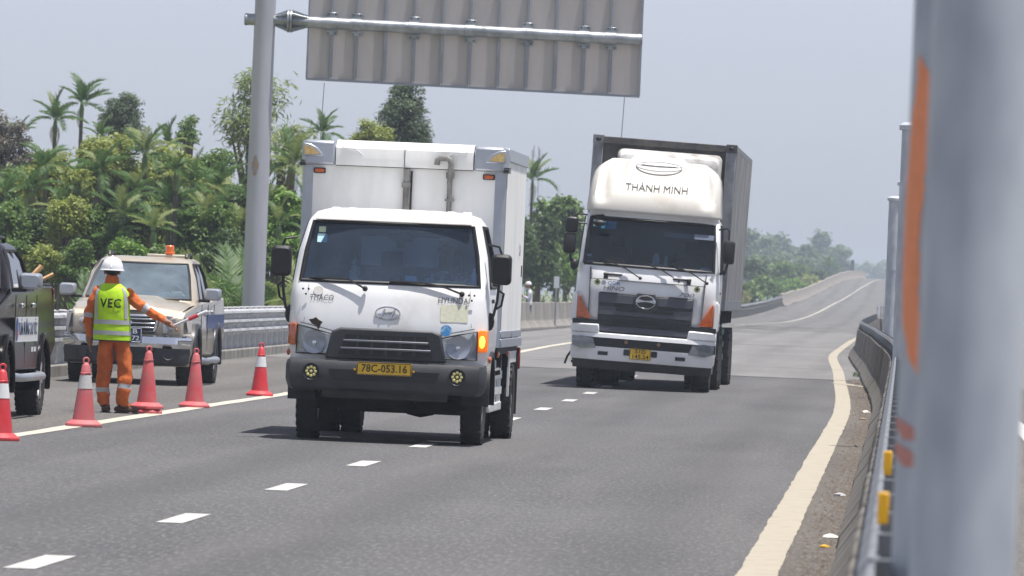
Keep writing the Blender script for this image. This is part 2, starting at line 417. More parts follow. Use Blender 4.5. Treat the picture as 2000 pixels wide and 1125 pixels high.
def paint_strip(name, m, keys, parent):
    "sprayed stroke lying on the tube: keys are (z, angle0, angle1) in degrees"
    mb = MB(); pts = []; zs = np.linspace(keys[0][0], keys[-1][0], 44)
    K = np.array(sorted(keys)); rr = random.Random(3)
    rows = []
    for z in zs:
        a0 = np.interp(z, K[:,0], K[:,1])+rr.uniform(-2, 2); a1 = np.interp(z, K[:,0], K[:,2])+rr.uniform(-2, 2)
        rows.append([(.1216*math.cos(R(a)), .1216*math.sin(R(a)), z) for a in np.linspace(a0, a1, 7)])
    vs = [p for r_ in rows for p in r_]
    fs = [(k*7+i, k*7+i+1, k*7+i+8, k*7+i+7) for k in range(len(rows)-1) for i in range(6)]
    return mb.add(vs, fs).build(name, m, parent)
ORANGE = mat('orange_spray', C(255,160,112), .6, var=.12, vscale=30); PINK = mat('faded_spray', C(214,150,138), .7, var=.2, vscale=40)
zz = lambda py: at(1760, py, 17.6).z
paint_strip('spray_stroke', ORANGE, [(zz(748),238,241),(zz(690),214,236),(zz(620),194,231),(zz(500),182,226),(zz(380),186,228),(zz(260),198,234),(zz(190),206,236),(zz(140),210,228),(zz(108),212,216)], pn)
paint_strip('spray_stroke', PINK, [(zz(858),214,238),(zz(842),196,236),(zz(826),182,220),(zz(815),180,196)], pn)
paint_strip('spray_stroke', PINK, [(zz(910),216,238),(zz(895),198,237),(zz(876),180,224),(zz(864),180,198)], pn)

# left steel guardrail: three-ridge beam panels, posts, kerb
t = thing('steel_guardrail', (-12.25, 120, 0), 'three ridged galvanised guardrail behind the parked pickups on the left', 'guardrail')
prof = []
for k in range(3):
    z0 = .92-.17*k
    prof += [(.0,z0),(.075,z0-.03),(.085,z0-.07),(.01,z0-.1),(0,z0-.14)]
prof2 = prof+[(x-.012, z) for x, z in prof[::-1]]
g0 = MB().prism(prof2, -2.14, 2.16).build('rail_panel', GALVR, t)
gp0 = MB().box(-.16,-.02,-.06,.06,0,.9).build('rail_post', GALVR, t)
gc0 = MB().lathe([(.085,.9),(.085,.945),(.04,.965)], (-.09,0,0), seg=10).build('post_cap', GALVR, t)
gk0 = MB().box(-.3,.12,-2.14,2.14,-.05,.17).build('kerb', CONC, t, bevel=.02)
spl = MB().box(.01,.1,-.03,.03,.49,.52)
for k in range(3):
    for dz in (0,.05): spl.lathe([(.016,.07),(.014,.1)], (0,.05,.86-.17*k-dz), 'x', 6)
gs0 = spl.build('splice_bolts', GALV, t)
for k in range(26):
    put(g0, k == 0, t, -12.25, 96+4.3*k, 0, -12.25, 120); put(gk0, k == 0, t, -12.25, 96+4.3*k, 0, -12.25, 120); put(gs0, k == 0, t, -12.25, 98.1+4.3*k, 0, -12.25, 120)
for k in range(78): put(gp0, k == 0, t, -12.25, 94.9+1.43*k, 0, -12.25, 120); put(gc0, k == 0, t, -12.25, 94.9+1.43*k, 0, -12.25, 120)
# concrete wall beyond it
t = thing('concrete_wall', (-12.1, 260, 0), 'weathered concrete barrier wall between the two trucks by the standing person', 'barrier')
NJ2 = [(.32,0),(.32,.1),(.12,.34),(.06,.98),(-.16,.98),(-.3,.3),(-.36,0)]
w0 = MB().prism(NJ2, -2.97, 2.97).build('wall_segment', CONC, t, bevel=.015, seg=1)
for k in range(22): put(w0, k == 0, t, -12.1, 210+6*k, random.uniform(-.02, .01), -12.1, 260)
# far w-beam guardrail and overpass parapet
t = thing('far_guardrail', (-12.0, 450, 0), 'long low grey guardrail curving along the far left road edge', 'guardrail')
FR = [(.0,.72),(.08,.68),(.02,.6),(.08,.5),(0,.46),(0,0.05),(-.2,.05),(-.2,.72)]
fg0 = MB().prism(FR, -3.95, 3.95).build('rail_panel', CONC, t)
fgc = MB().box(-.24,.1,-3.98,3.98,.72,.79).build('rail_cap', GALVR, t)
for k in range(34):
    y = 344+8*k
    put(fg0, k == 0, t, -12.0, y, random.uniform(-.03, .03), -12, 450); put(fgc, k == 0, t, -12.0, y, random.uniform(-.02, .02), -12, 450)
t = thing('overpass_parapet', (-12.0, 800, 0), 'pale concrete parapet climbing the distant overpass to its crest', 'parapet')
CONCP = mat('pale_concrete', C(168,160,152), .9, c2=C(122,116,110), vscale=.5, bump=.3, bscale=8)
pp0 = MB().prism([(.3,0),(.12,.35),(.08,1.0),(-.15,1.0),(-.2,0)], -6.0, 6.0).build('parapet_segment', CONCP, t, bevel=.02, seg=1)
for k in range(38):
    y = 612+12*k
    o = put(pp0, k == 0, t, -12.0, y, random.uniform(-.05, .05), -12, 800); o.rotation_euler.x = math.atan((grade(y+6)-grade(y-6))/12)
t = thing('far_median_barrier', (.2, 430, 0), 'dark concrete median barrier with rail where the far road bends right', 'barrier')
fm0 = MB().prism(NJ, -3.97, 3.97).build('barrier_segment', CONCD, t, bevel=.012, seg=1)
fm1 = MB().prism([(-.05,.95),(-.1,1.05),(-.05,1.3),(.0,1.3),(.0,.95)], -3.97, 3.97).build('rail_panel', GALVR, t)
fm2 = MB().box(-.02,.06,-.06,.06,.8,1.32).build('rail_post', GALVR, t)
for k in range(40):
    y = 309+8*k
    put(fm0, k == 0, t, -.0, y, 0, .2, 430); put(fm1, k == 0, t, .0, y, 0, .2, 430); put(fm2, k == 0, t, .05, y, 0, .2, 430)

# ------------------------------------------------------------------ overhead sign seen from behind, on a cantilever post
SIGNY = 158
t = thing('overhead_sign', (-14.03, SIGNY, 0), 'large overhead road sign seen from behind on a thick grey steel post with one arm', 'road sign')
SP = mat('sign_post_steel', C(182,184,192), .6, .1, c2=C(154,156,166), vscale=.8, stretch=(2,2,.3), detail=8)
SB = mat('sign_back', C(188,182,180), .65, .0, c2=C(172,167,166), vscale=1.2, stretch=(1.5,1,.4))
SF = mat('sign_rib', C(150,155,165), .5, .25, var=.15, vscale=4)
MB().lathe([(.25,-1.6),(.225,8.6),(.2,8.62)], seg=36).build('post', SP, t)
MB().lathe([(.42,-.05),(.42,0.02),(.26,.05)], seg=24).build('base_flange', SP, t)
RUST = mat('rust_patch', C(168,140,118), .8, c2=C(150,148,150), vscale=5)
mb = MB(); rows = []
for k in range(9):
    z = 3.72+.055*k; h_ = 8+10*math.sin(math.pi*k/8)+random.uniform(-3, 3)
    rows.append([(.2455*math.cos(R(a)), .2455*math.sin(R(a)), z) for a in np.linspace(255-h_, 255+h_, 5)])
mb.add([p for r_ in rows for p in r_], [(k*5+i, k*5+i+1, k*5+i+6, k*5+i+5) for k in range(8) for i in range(4)]).build('rust_patch', RUST, t)
droop = R(.75)
def dr(x, y, z):                      # everything on the arm droops a little away from the post
    return (x, y, z-max(0, x)*math.tan(droop))
AZ = 7.1
ag = MB().tube([(-.43,0,AZ),(.0,0,AZ),(4,0,AZ),(8.08,0,AZ)], .125, 20); ag.xf(dr); arm = ag.build('arm', GALV, t)
ag = MB().lathe([(.03,8.08),(.128,8.08),(.128,8.16),(.11,8.19),(.02,8.19)], (0,0,AZ), 'x', 20).xf(dr); ag.build('arm_end_cap', GALV, arm)
ag = MB().lathe([(.12,-.44),(.133,-.42),(.133,-.38),(.12,-.36)], (0,0,AZ), 'x', 20); ag.build('arm_end_ring', GALV, arm)
fl = MB().lathe([(.1,.5),(.25,.5),(.25,.54),(.1,.54)], (0,0,AZ), 'x', 24).lathe([(.1,.56),(.25,.56),(.25,.6),(.1,.6)], (0,0,AZ), 'x', 24)
fl.build('arm_flange', GALV, t)
gus = MB()
for a in range(8):
    ca, sa = math.cos(a*math.pi/4), math.sin(a*math.pi/4)
    for x0, x1 in ((.6,.98),(.5,.2)):
        gus.add([(x0, ca*.12, AZ+sa*.12), (x1, ca*.12, AZ+sa*.12), (x0, ca*.24, AZ+sa*.24), (x0, ca*.24-sa*.012, AZ+sa*.24+ca*.012), (x1, ca*.12-sa*.012, AZ+sa*.12+ca*.012), (x0, ca*.12-sa*.012, AZ+sa*.12+ca*.012)],
                [(0,1,2),(3,4,5),(0,2,3,5),(1,0,5,4),(2,1,4,3)])
gus.build('arm_gusset', GALV, t)
X0, X1, Z0, Z1 = .96, 8.14, 5.895, 8.5
pan = thing('x', (0,0,0), None, None); pan.name = 'sign_panel'; pan.parent = t
edges = [X0]+[X0+v for v in (.49,1.03,1.66,2.28,2.89,3.5,4.12,4.74,5.36,5.97,6.55)]+[X1]
for a, b in zip(edges[:-1], edges[1:]):
    MB().box(a+.004, b-.004, .215, .235, Z0, Z1).xf(dr).build('panel_sheet', SB, pan)
for x in edges[1:-1]:
    MB().box(x-.033, x+.033, .15, .214, Z0+.05, Z1).xf(dr).build('stiffener_rib', SF, pan, bevel=.008, seg=1)
for (a, b, c, d) in ((X0-.03,X1+.03,Z0-.04,Z0+.01),(X0-.04,X0,Z0,Z1),(X1,X1+.04,Z0,Z1)):
    MB().box(a, b, .16, .24, c, d).xf(dr).build('panel_edge', SF, pan)
for i in (1,2,4,6,8,10,11):
    x = edges[i]; cl = MB()
    for sz in (1,-1): k = MB().box(x-.125, x+.125, .125, .149, AZ+sz*.19-.055, AZ+sz*.19+.055).xf(dr).build('clamp_plate', GALV, t, bevel=.006, seg=1)
    MB().lathe([(.127,x-.115),(.134,x-.11),(.134,x+.11),(.127,x+.115)], (0,0,AZ), 'x', 20).xf(dr).build('clamp_band', GALV, k)
    bl = MB()
    for sz in (1,-1):
        for sx in (-.075,.075): bl.lathe([(.018,.1),(.018,.126)], (x+sx,0,AZ+sz*.205), 'y', 6)
    bl.xf(dr).build('clamp_bolts', mat('dark_bolt', C(50,52,56), .6), k)
CAB = mat('thin_cable', C(110,112,118), .7)
for x, z1 in ((1.33,3.5),(7.85,4.1)):
    MB().tube([(x,.2,Z0-.1),(x-.03,.2,(Z0+z1)/2),(x-.05,.2,z1)], .008, 5).build('hanging_cable', CAB, t)

# small roadside marker behind the wall
p = at(1092, 562, 272)
t = thing('marker_sign', (p.x-.1, 272, 0), 'small white rectangular sign on a thin post behind the concrete wall', 'road sign')
WS = mat('white_sign', C(214,218,226), .6, var=.1, vscale=6)
MB().tube([(0,0,-.3),(0,0,1.5)], .035, 8).build('sign_post', GALV, t)
zs = at(1092, 540, 272).z, at(1092, 563, 272).z
MB().prism(rrect(.1,(zs[0]-zs[1])/2,.03,3,0,(zs[0]+zs[1])/2), -.02, .0).build('sign_plate', WS, t)
# ------------------------------------------------------------------ vehicles
RUBBER = mat('tyre_rubber', (.018,.018,.02,1), .8, c2=(.035,.033,.031,1), vscale=6, bump=.3, bscale=60)
UNDER = mat('underbody', (.02,.02,.021,1), .8, c2=(.04,.037,.034,1), vscale=4)
PLAST = mat('dark_plastic', C(44,46,52), .55, c2=C(60,61,64), vscale=5, bump=.1, bscale=80)
BLACKP = mat('black_plastic', C(28,29,32), .5, var=.3, vscale=5)
CHROME = mat('chrome', C(220,222,226), .12, 1.0, var=.1, vscale=8)
SILV = mat('silver_trim', C(175,180,190), .35, .6, var=.12, vscale=6)
AMBER = mat('amber_lens', C(205,95,15), .2, c2=C(160,60,10), vscale=25, coat=.8)
AMBLIT = mat('lit_amber_lens', C(250,120,16), .3, emit=.3)
CLEAR = glass('clear_lens', (.9,.92,.94,1)); SCREEN = glass('windscreen', (.46,.62,.84,1), 1.0, 1.6, .08, (.3,.44,.66,1)); SIDEG = glass('side_glass', (.3,.36,.4,1))
SCREEN2 = glass('dark_windscreen', (.42,.52,.62,1), .9, 1.5, .03, (.3,.42,.55,1)); SCREEN3 = glass('blue_windscreen', (.6,.74,.85,1), 1.0, 1.9, .22, (.4,.52,.62,1))
INTER = mat('cab_interior', C(84,92,106), .8, var=.25, vscale=3); SEAT = mat('seat_fabric', C(40,43,52), .9, var=.25, vscale=8)
REFLECTOR = mat('lamp_reflector', C(196,198,202), .25, .35, var=.35, vscale=12)
PLATEY = mat('yellow_plate', C(240,196,40), .5, c2=C(214,170,36), vscale=8); PLATEK = mat('plate_ink', C(40,30,16), .6)
WTRUCK = mat('white_truck_paint', C(238,239,240), .35, c2=C(205,201,192), vscale=2.2, stretch=(1,1,.6), coat=.3, lo=.5, hi=.82, detail=9)
WROOF = mat('chalky_white_paint', C(236,232,224), .6, c2=C(196,176,150), vscale=3.5, lo=.6, hi=.8, detail=9)
BOXW = mat('white_box_panel', C(243,243,241), .45, c2=C(206,206,204), vscale=1.2, stretch=(1.5,1,.4), lo=.45, hi=.8, detail=9)
GRIME = mat('grime', C(150,140,125), .8, var=.3, vscale=5)

def wheel(name, r, wd, parent, x, y, side, rim_r, rim_mat, spokes=0, treads=26):
    "tyre along x; side = +1 outer face towards +x"
    e = thing('x', (x, y, r), None, None); e.name = name; e.parent = parent
    h = wd/2; prof = [(rim_r,-h*.8),(rim_r+.02,-h*.92),(r*.86,-h),(r*.96,-h*.9),(r,-h*.68),(r,h*.68),(r*.96,h*.9),(r*.86,h),(rim_r+.02,h*.92),(rim_r,h*.8)]
    t = MB().lathe(prof, axis='x', seg=44, cap=False)
    for k in range(treads):
        a = 2*math.pi*k/treads
        for s in (-1, 1):
            c_, s_ = math.cos(a+s*.04), math.sin(a+s*.04)
            t.add([(s*h*q, (r*f+.0)*math.cos(a+s*.04+d), (r*f)*math.sin(a+s*.04+d)) for q in (.35,.97) for f, d in ((.97,-.05),(1.012,-.05),(1.012,.05),(.97,.05))],
                  [(0,1,2,3),(7,6,5,4),(1,5,6,2),(0,4,5,1),(3,2,6,7)])
    t.build('tyre', RUBBER, e)
    d = MB(); o = side*h
    d.lathe([(rim_r,-side*h*.8),(rim_r,o*.75),(rim_r*.92,o*.8),(rim_r*.8,o*.35),(rim_r*.35,o*.45),(rim_r*.33,o*.85),(rim_r*.2,o*.92),(.005,o*.92)], axis='x', seg=28)
    if spokes:
        for k in range(spokes):
            a = 2*math.pi*k/spokes; ca, sa = math.cos(a), math.sin(a)
            w_ = rim_r*.16; pts = []
            for rr_, ww in ((rim_r*.25,w_),(rim_r*.93,w_*1.3)):
                pts += [(o*.5, rr_*ca-ww*sa, rr_*sa+ww*ca), (o*.5, rr_*ca+ww*sa, rr_*sa-ww*ca), (o*.9, rr_*ca+ww*.7*sa, rr_*sa-ww*.7*ca), (o*.9, rr_*ca-ww*.7*sa, rr_*sa+ww*.7*ca)]
            d.add(pts, [(0,1,2,3),(7,6,5,4),(0,4,5,1),(1,5,6,2),(2,6,7,3),(3,7,4,0)])
    else:
        for k in range(6): d.lathe([(.022,o*.4),(.022,o*.62)], (0, rim_r*.55*math.cos(k*math.pi/3), rim_r*.55*math.sin(k*math.pi/3)), 'x', 6)
    d.build('rim', rim_mat, e)
    return e

def ring(hw, yf, yb, z, g, rf=.16, bulge=.05, nf=9, sg=None, rb=.06, zc=0.0):
    """horizontal cab section: front row between +-g (windscreen span), corners, sides with door-glass span sg=(y0,y1).
    order: front left glass edge .. right glass edge, right corner, right side, back, left side, left corner"""
    P = []
    for k in range(nf):
        x = -g+2*g*k/(nf-1); P.append((x, yf+bulge*(x/hw)**2, z+zc*(1-(x/hw)**2)))
    c = yf+bulge
    cor = [(g+(hw-g)*.55, c+rf*.22), (hw-.012, c+rf*.62), (hw, c+rf)]
    s0, s1 = sg if sg else (c+rf+.1, yb-.2)
    side = [(hw, s0), (hw, (s0+s1)/2), (hw, s1), (hw, yb-rb), (hw-rb, yb)]
    for q in cor+side: P.append((q[0], q[1], z))
    for q in (cor+side)[::-1]: P.append((-q[0], q[1], z))
    return P                    # nf + 16 points
def cab_shell(name, rings, nf, m, parent, glass_rows, wmat, smat, bevel=0, tf=None, front=True, sides=True, top=True, bottom=False, gask=.018, sg_cols=None):
    """loft rings; leave windscreen and door windows open between the rings listed in glass_rows and glaze them"""
    n = len(rings[0]); mb = MB(); mb.tf = tf; fs = []
    fcols = set(range(nf-1)); scr = {nf+3, nf+4}; scl = {n-1-5, n-1-4-0}
    i0 = nf+3
    scr = {i0, i0+1}                             # right side between s0..s1
    # mirrored indices on the left side
    L = n-1
    scl = {L-(i0+1-nf)-1, L-(i0-nf)-1}
    for k in range(len(rings)-1):
        for i in range(n):
            j = (i+1) % n
            if k in glass_rows and ((front and i in fcols) or (sides and (i in scr or i in scl))): continue
            fs.append((k*n+i, k*n+j, (k+1)*n+j, (k+1)*n+i))
    if top: fs.append(tuple((len(rings)-1)*n+i for i in range(n)))
    if bottom: fs.append(tuple(range(n-1, -1, -1)))
    mb.add([p for r_ in rings for p in r_], fs)
    body = mb.build(name, m, parent, bevel=bevel, smooth=40)
    k0, k1 = min(glass_rows), max(glass_rows)+1
    def pane(cols_, nm, gm, inset):
        g = MB(); g.tf = tf; cc = sorted(cols_); idx = list(range(cc[0], cc[-1]+2))
        rows = [[Vector(rings[k][i % n]) for i in idx] for k in range(k0, k1+1)]
        cen = sum((p for r_ in rows for p in r_), Vector())/sum(len(r_) for r_ in rows)
        g.add([p+Vector(inset) for r_ in rows for p in r_], [(a*len(idx)+b, a*len(idx)+b+1, (a+1)*len(idx)+b+1, (a+1)*len(idx)+b) for a in range(len(rows)-1) for b in range(len(idx)-1)])
        o = g.build(nm, gm, parent)
        per = rows[0]+[r_[-1] for r_ in rows[1:-1]]+rows[-1][::-1]+[r_[0] for r_ in rows[1:-1]][::-1]
        per = per+[per[0]]
        q = MB(); q.tf = tf; q.tube(per, gask, 6, False); q.build('rubber_seal', BLACKP, o)
        return o
    wins = []
    if front: wins.append(pane(fcols, 'windscreen', wmat, (0,.006,0)))
    if sides:
        pane(scr, 'side_window', smat, (-.006,0,0)); pane(scl, 'side_window', smat, (.006,0,0))
    return body, wins

def wiper(pts, parent, tf=None):
    q = MB(); q.tf = tf; q.tube(pts, .011, 5); q.ell(pts[0], (.028,.028,.028), 8, 6); a, b = Vector(pts[-1]), Vector(pts[-2])
    return q.build('wiper', BLACKP, parent)

def mirror(parent, x, y, z0, z1, wd, tf=None, name='mirror'):
    q = MB(); q.tf = tf; zc = (z0+z1)/2; hh = (z1-z0)/2
    q.loft([[(a, y+d, b) for a, b in rrect(wd/2*k, hh*k, .05*k, 4, x, zc)] for d, k in ((-.05,.8),(-.03,.97),(.03,1.0),(.05,.97))])
    return q.build(name, BLACKP, parent)

# ---- seated driver (upper body) built as one skinned surface
def skin_mesh(name, joints, edges, root, mats, pick, parent, sub=2, pre=None):
    me = bpy.data.meshes.new(name+'_skeleton'); names = list(joints); ix = {k: i for i, k in enumerate(names)}
    me.from_pydata([joints[k][0] for k in names], [(ix[a], ix[b]) for a, b in edges], [])
    o = bpy.data.objects.new(name+'_skeleton', me); col.objects.link(o)
    sk = o.modifiers.new('skin', 'SKIN'); sk.use_smooth_shade = True; sk.branch_smoothing = .6
    for i, k in enumerate(names):
        r_ = joints[k][1]; me.skin_vertices[0].data[i].radius = r_ if isinstance(r_, tuple) else (r_, r_)
        me.skin_vertices[0].data[i].use_root = (k == root)
    ss = o.modifiers.new('sub', 'SUBSURF'); ss.levels = sub; ss.render_levels = sub
    dg = bpy.context.evaluated_depsgraph_get(); dg.update()
    nm = bpy.data.meshes.new_from_object(o.evaluated_get(dg)); nm.name = name
    bpy.data.objects.remove(o); bpy.data.meshes.remove(me)
    nm.materials.clear()
    for m in mats: nm.materials.append(m)
    if pre:
        for v in nm.vertices: v.co = pre(v.co)
    for p in nm.polygons: p.material_index = pick(p.center); p.use_smooth = True
    return link(name, nm, None, parent)
SKINM = mat('skin', C(150,105,80), .55, var=.15, vscale=20); HAIR = mat('dark_hair', C(22,18,17), .7)

def plaid():
    m = mat('plaid_shirt', C(196,204,216), .9, c2=C(40,52,86), vscale=16, lo=.44, hi=.52, detail=2)
    return m
def seated_driver(label, loc, shirt):
    t = thing('person', loc, label, 'person')
    J = {'pel': ((0,.0,0),(.16,.12)), 'bel': ((0,-.01,.18),(.15,.11)), 'che': ((0,-.03,.38),(.17,.11)), 'nb': ((0,-.04,.52),.07), 'ne': ((0,-.06,.58),.055),
         'h1': ((0,-.08,.66),(.075,.085)), 'h2': ((0,-.075,.74),(.085,.1)), 'h3': ((0,-.06,.82),(.055,.065))}
    E_ = [('pel','bel'),('bel','che'),('che','nb'),('nb','ne'),('ne','h1'),('h1','h2'),('h2','h3')]
    for s, n_ in ((-1,'l'),(1,'r')):
        J['sh'+n_] = ((s*.19,-.03,.46),.065); J['el'+n_] = ((s*.25,-.2,.24),.05); J['wr'+n_] = ((s*.16,-.42,.28),.032); J['ha'+n_] = ((s*.14,-.48,.3),(.03,.045))
        E_ += [('che','sh'+n_),('sh'+n_,'el'+n_),('el'+n_,'wr'+n_),('wr'+n_,'ha'+n_)]
        for f in range(4):
            J['f%d%s' % (f, n_)] = ((s*(.15-.02*f),-.525,.325-.012*f),.009); J['g%d%s' % (f, n_)] = ((s*(.13-.02*f),-.51,.285-.012*f),.008)
            E_ += [('ha'+n_,'f%d%s' % (f, n_)),('f%d%s' % (f, n_),'g%d%s' % (f, n_))]
        J['t'+n_] = ((s*.1,-.47,.33),.01); E_.append(('ha'+n_,'t'+n_))
        J['th'+n_] = ((s*.1,-.1,-.02),.09); J['kn'+n_] = ((s*.13,-.42,.02),.07); J['an'+n_] = ((s*.13,-.45,-.3),.05)
        E_ += [('pel','th'+n_),('th'+n_,'kn'+n_),('kn'+n_,'an'+n_)]
    def pick(c):
        if c.z > .545: return 1
        if c.y < -.4 and c.z > .2: return 1
        return 2 if c.z < .06 else 0
    skin_mesh('body', J, E_, 'pel', [shirt, SKINM, SEAT], pick, t)
    MB().ell((0,-.05,.775), (.093,.105,.085), 14, 8).build('hair', HAIR, t)
    f = MB(); f.ell((0,-.175,.715), (.014,.02,.022), 8, 6); f.ell((-.032,-.163,.742), (.014,.008,.007), 6, 4); f.ell((.032,-.163,.742), (.014,.008,.007), 6, 4); f.ell((0,-.168,.675), (.026,.008,.007), 8, 4)
    f.ell((-.09,-.07,.72), (.012,.025,.035), 6, 6); f.ell((.09,-.07,.72), (.012,.025,.035), 6, 6)
    f.build('face_features', SKINM, t)
    return t

# =================================================== near box truck
T1 = thing('box_truck', (-5.055, 73.0, 0), 'white light box truck leading, with dark bumper and yellow plate, straddling the lane dashes', 'truck')
nf = 11
low = [ring(.955,-1.03,.72,.80,.80,.16,.06,nf), ring(.985,-1.07,.72,1.0,.84,.17,.07,nf), ring(.99,-1.06,.72,1.2,.86,.18,.08,nf), ring(.985,-1.02,.72,1.42,.87,.18,.08,nf),
       ring(.975,-.985,.72,1.545,.89,.18,.085,nf)]
up = [ring(.972,-.965,.72,1.575,.885,.17,.09,nf,(-.6,.4)), ring(.935,-.86,.71,1.87,.85,.17,.09,nf,(-.5,.4)), ring(.86,-.74,.68,2.165,.79,.17,.09,nf,(-.36,.36)),
      ring(.84,-.7,.67,2.2,.77,.17,.09,nf), ring(.79,-.6,.6,2.265,.7,.16,.08,nf, zc=.02), ring(.66,-.44,.48,2.305,.58,.14,.06,nf, zc=.01)]
cab_shell('cab', low+up, nf, WTRUCK, T1, {5, 6}, SCREEN, SIDEG, gask=.02)
rf = MB()
for k in range(9):
    x = -.66+1.32*k/8
    rf.hexa([(x-.055,-.66,2.21),(x+.055,-.66,2.21),(x+.05,.4,2.3),(x-.05,.4,2.3)], [(x-.04,-.63,2.285-.12*abs(x)**3),(x+.04,-.63,2.285-.12*abs(x)**3),(x+.04,.4,2.322),(x-.04,.4,2.322)])
rf.build('roof_rib', WROOF, T1, bevel=.012)
MB().hexa([(-.79,-.755,2.175),(.79,-.755,2.175),(.74,-.5,2.262),(-.74,-.5,2.262)], [(-.77,-.74,2.215),(.77,-.74,2.215),(.7,-.5,2.292),(-.7,-.5,2.292)]).build('roof_lip', WROOF, T1, bevel=.02)
# cab inside: dash, seats, bulkhead with rear window, steering wheel
ins = MB(); ins.box(-.84,.84,.55,.6,1.0,2.12); ins.box(-.88,.88,-.75,.6,1.0,1.06); ins.build('cab_lining', INTER, T1)
MB().prism([(-.84,1.2),(-.87,1.5),(-.6,1.56),(-.45,1.5),(-.4,1.2)], -.85,.85,'x').build('dashboard', INTER, T1, bevel=.03)
BACKG = mat('bulkhead_window', C(190,196,204), .4, var=.1, vscale=2)
MB().prism(rrect(.44,.15,.05,4,.03,1.9), .535,.549).build('rear_window', BACKG, T1)
q = MB(); pr = [Vector((x,.53,z)) for x, z in rrect(.45,.16,.05,4,.03,1.9)]; q.tube(pr+[pr[0]], .014, 6, False); q.build('rear_window_seal', BLACKP, T1)
for x in (-.55,-.08,.5):
    s = MB().loft([[(a,b,z) for a, b in rrect(.2,.07,.05,3,x,.36+.1*(z-1.3))] for z in (1.1,1.5,1.72)]); s.loft([[(a,b,z) for a, b in rrect(.11,.05,.04,3,x,.42)] for z in (1.74,1.8,1.9)])
    s.box(x-.21,x+.21,-.1,.4,1.05,1.2); s.build('seat', SEAT, T1, bevel=.02)
q = MB(); cc = Vector((.48,-.36,1.56))
q.tube([cc+Vector((.2*math.cos(a),.1*math.sin(a),.18*math.sin(a))) for a in np.linspace(0,2*math.pi,21)], .016, 6, False); q.tube([cc+Vector((-.2,0,0)),cc+Vector((.2,0,0))], .015, 6); q.tube([cc,cc+Vector((0,-.2,-.25))], .03, 6)
q.build('steering_wheel', BLACKP, T1)
q = MB(); q.loft([[(a,y,b) for a, b in rrect(.13*k,.035*k,.03*k,3,.08,2.03)] for y, k in ((-.72,.8),(-.7,1),(-.68,.9))]); q.tube([(.08,-.7,2.06),(.08,-.72,2.13)], .012, 5); q.box(.04,.12,-.74,-.68,1.93,2.0); q.build('interior_mirror', BLACKP, T1)
# windscreen stickers
STK = mat('pale_sticker', C(190,232,236), .6, var=.1, vscale=30); STK2 = mat('green_sticker', C(196,214,180), .6)
def on_screen(x, z, y0=-.962): return y0+.36*(z-1.575)+.09*(x/.95)**2
for nm, x, z, hw, hh, m_ in (('sticker',-.70,2.0,.048,.043,STK),('sticker',-.705,2.085,.034,.028,STK2)):
    MB().add([(x-hw,on_screen(x,z-hh)+.012,z-hh),(x+hw,on_screen(x,z-hh)+.012,z-hh),(x+hw,on_screen(x,z+hh)+.012,z+hh),(x-hw,on_screen(x,z+hh)+.012,z+hh)], [(0,1,2,3)]).build(nm, m_, T1)
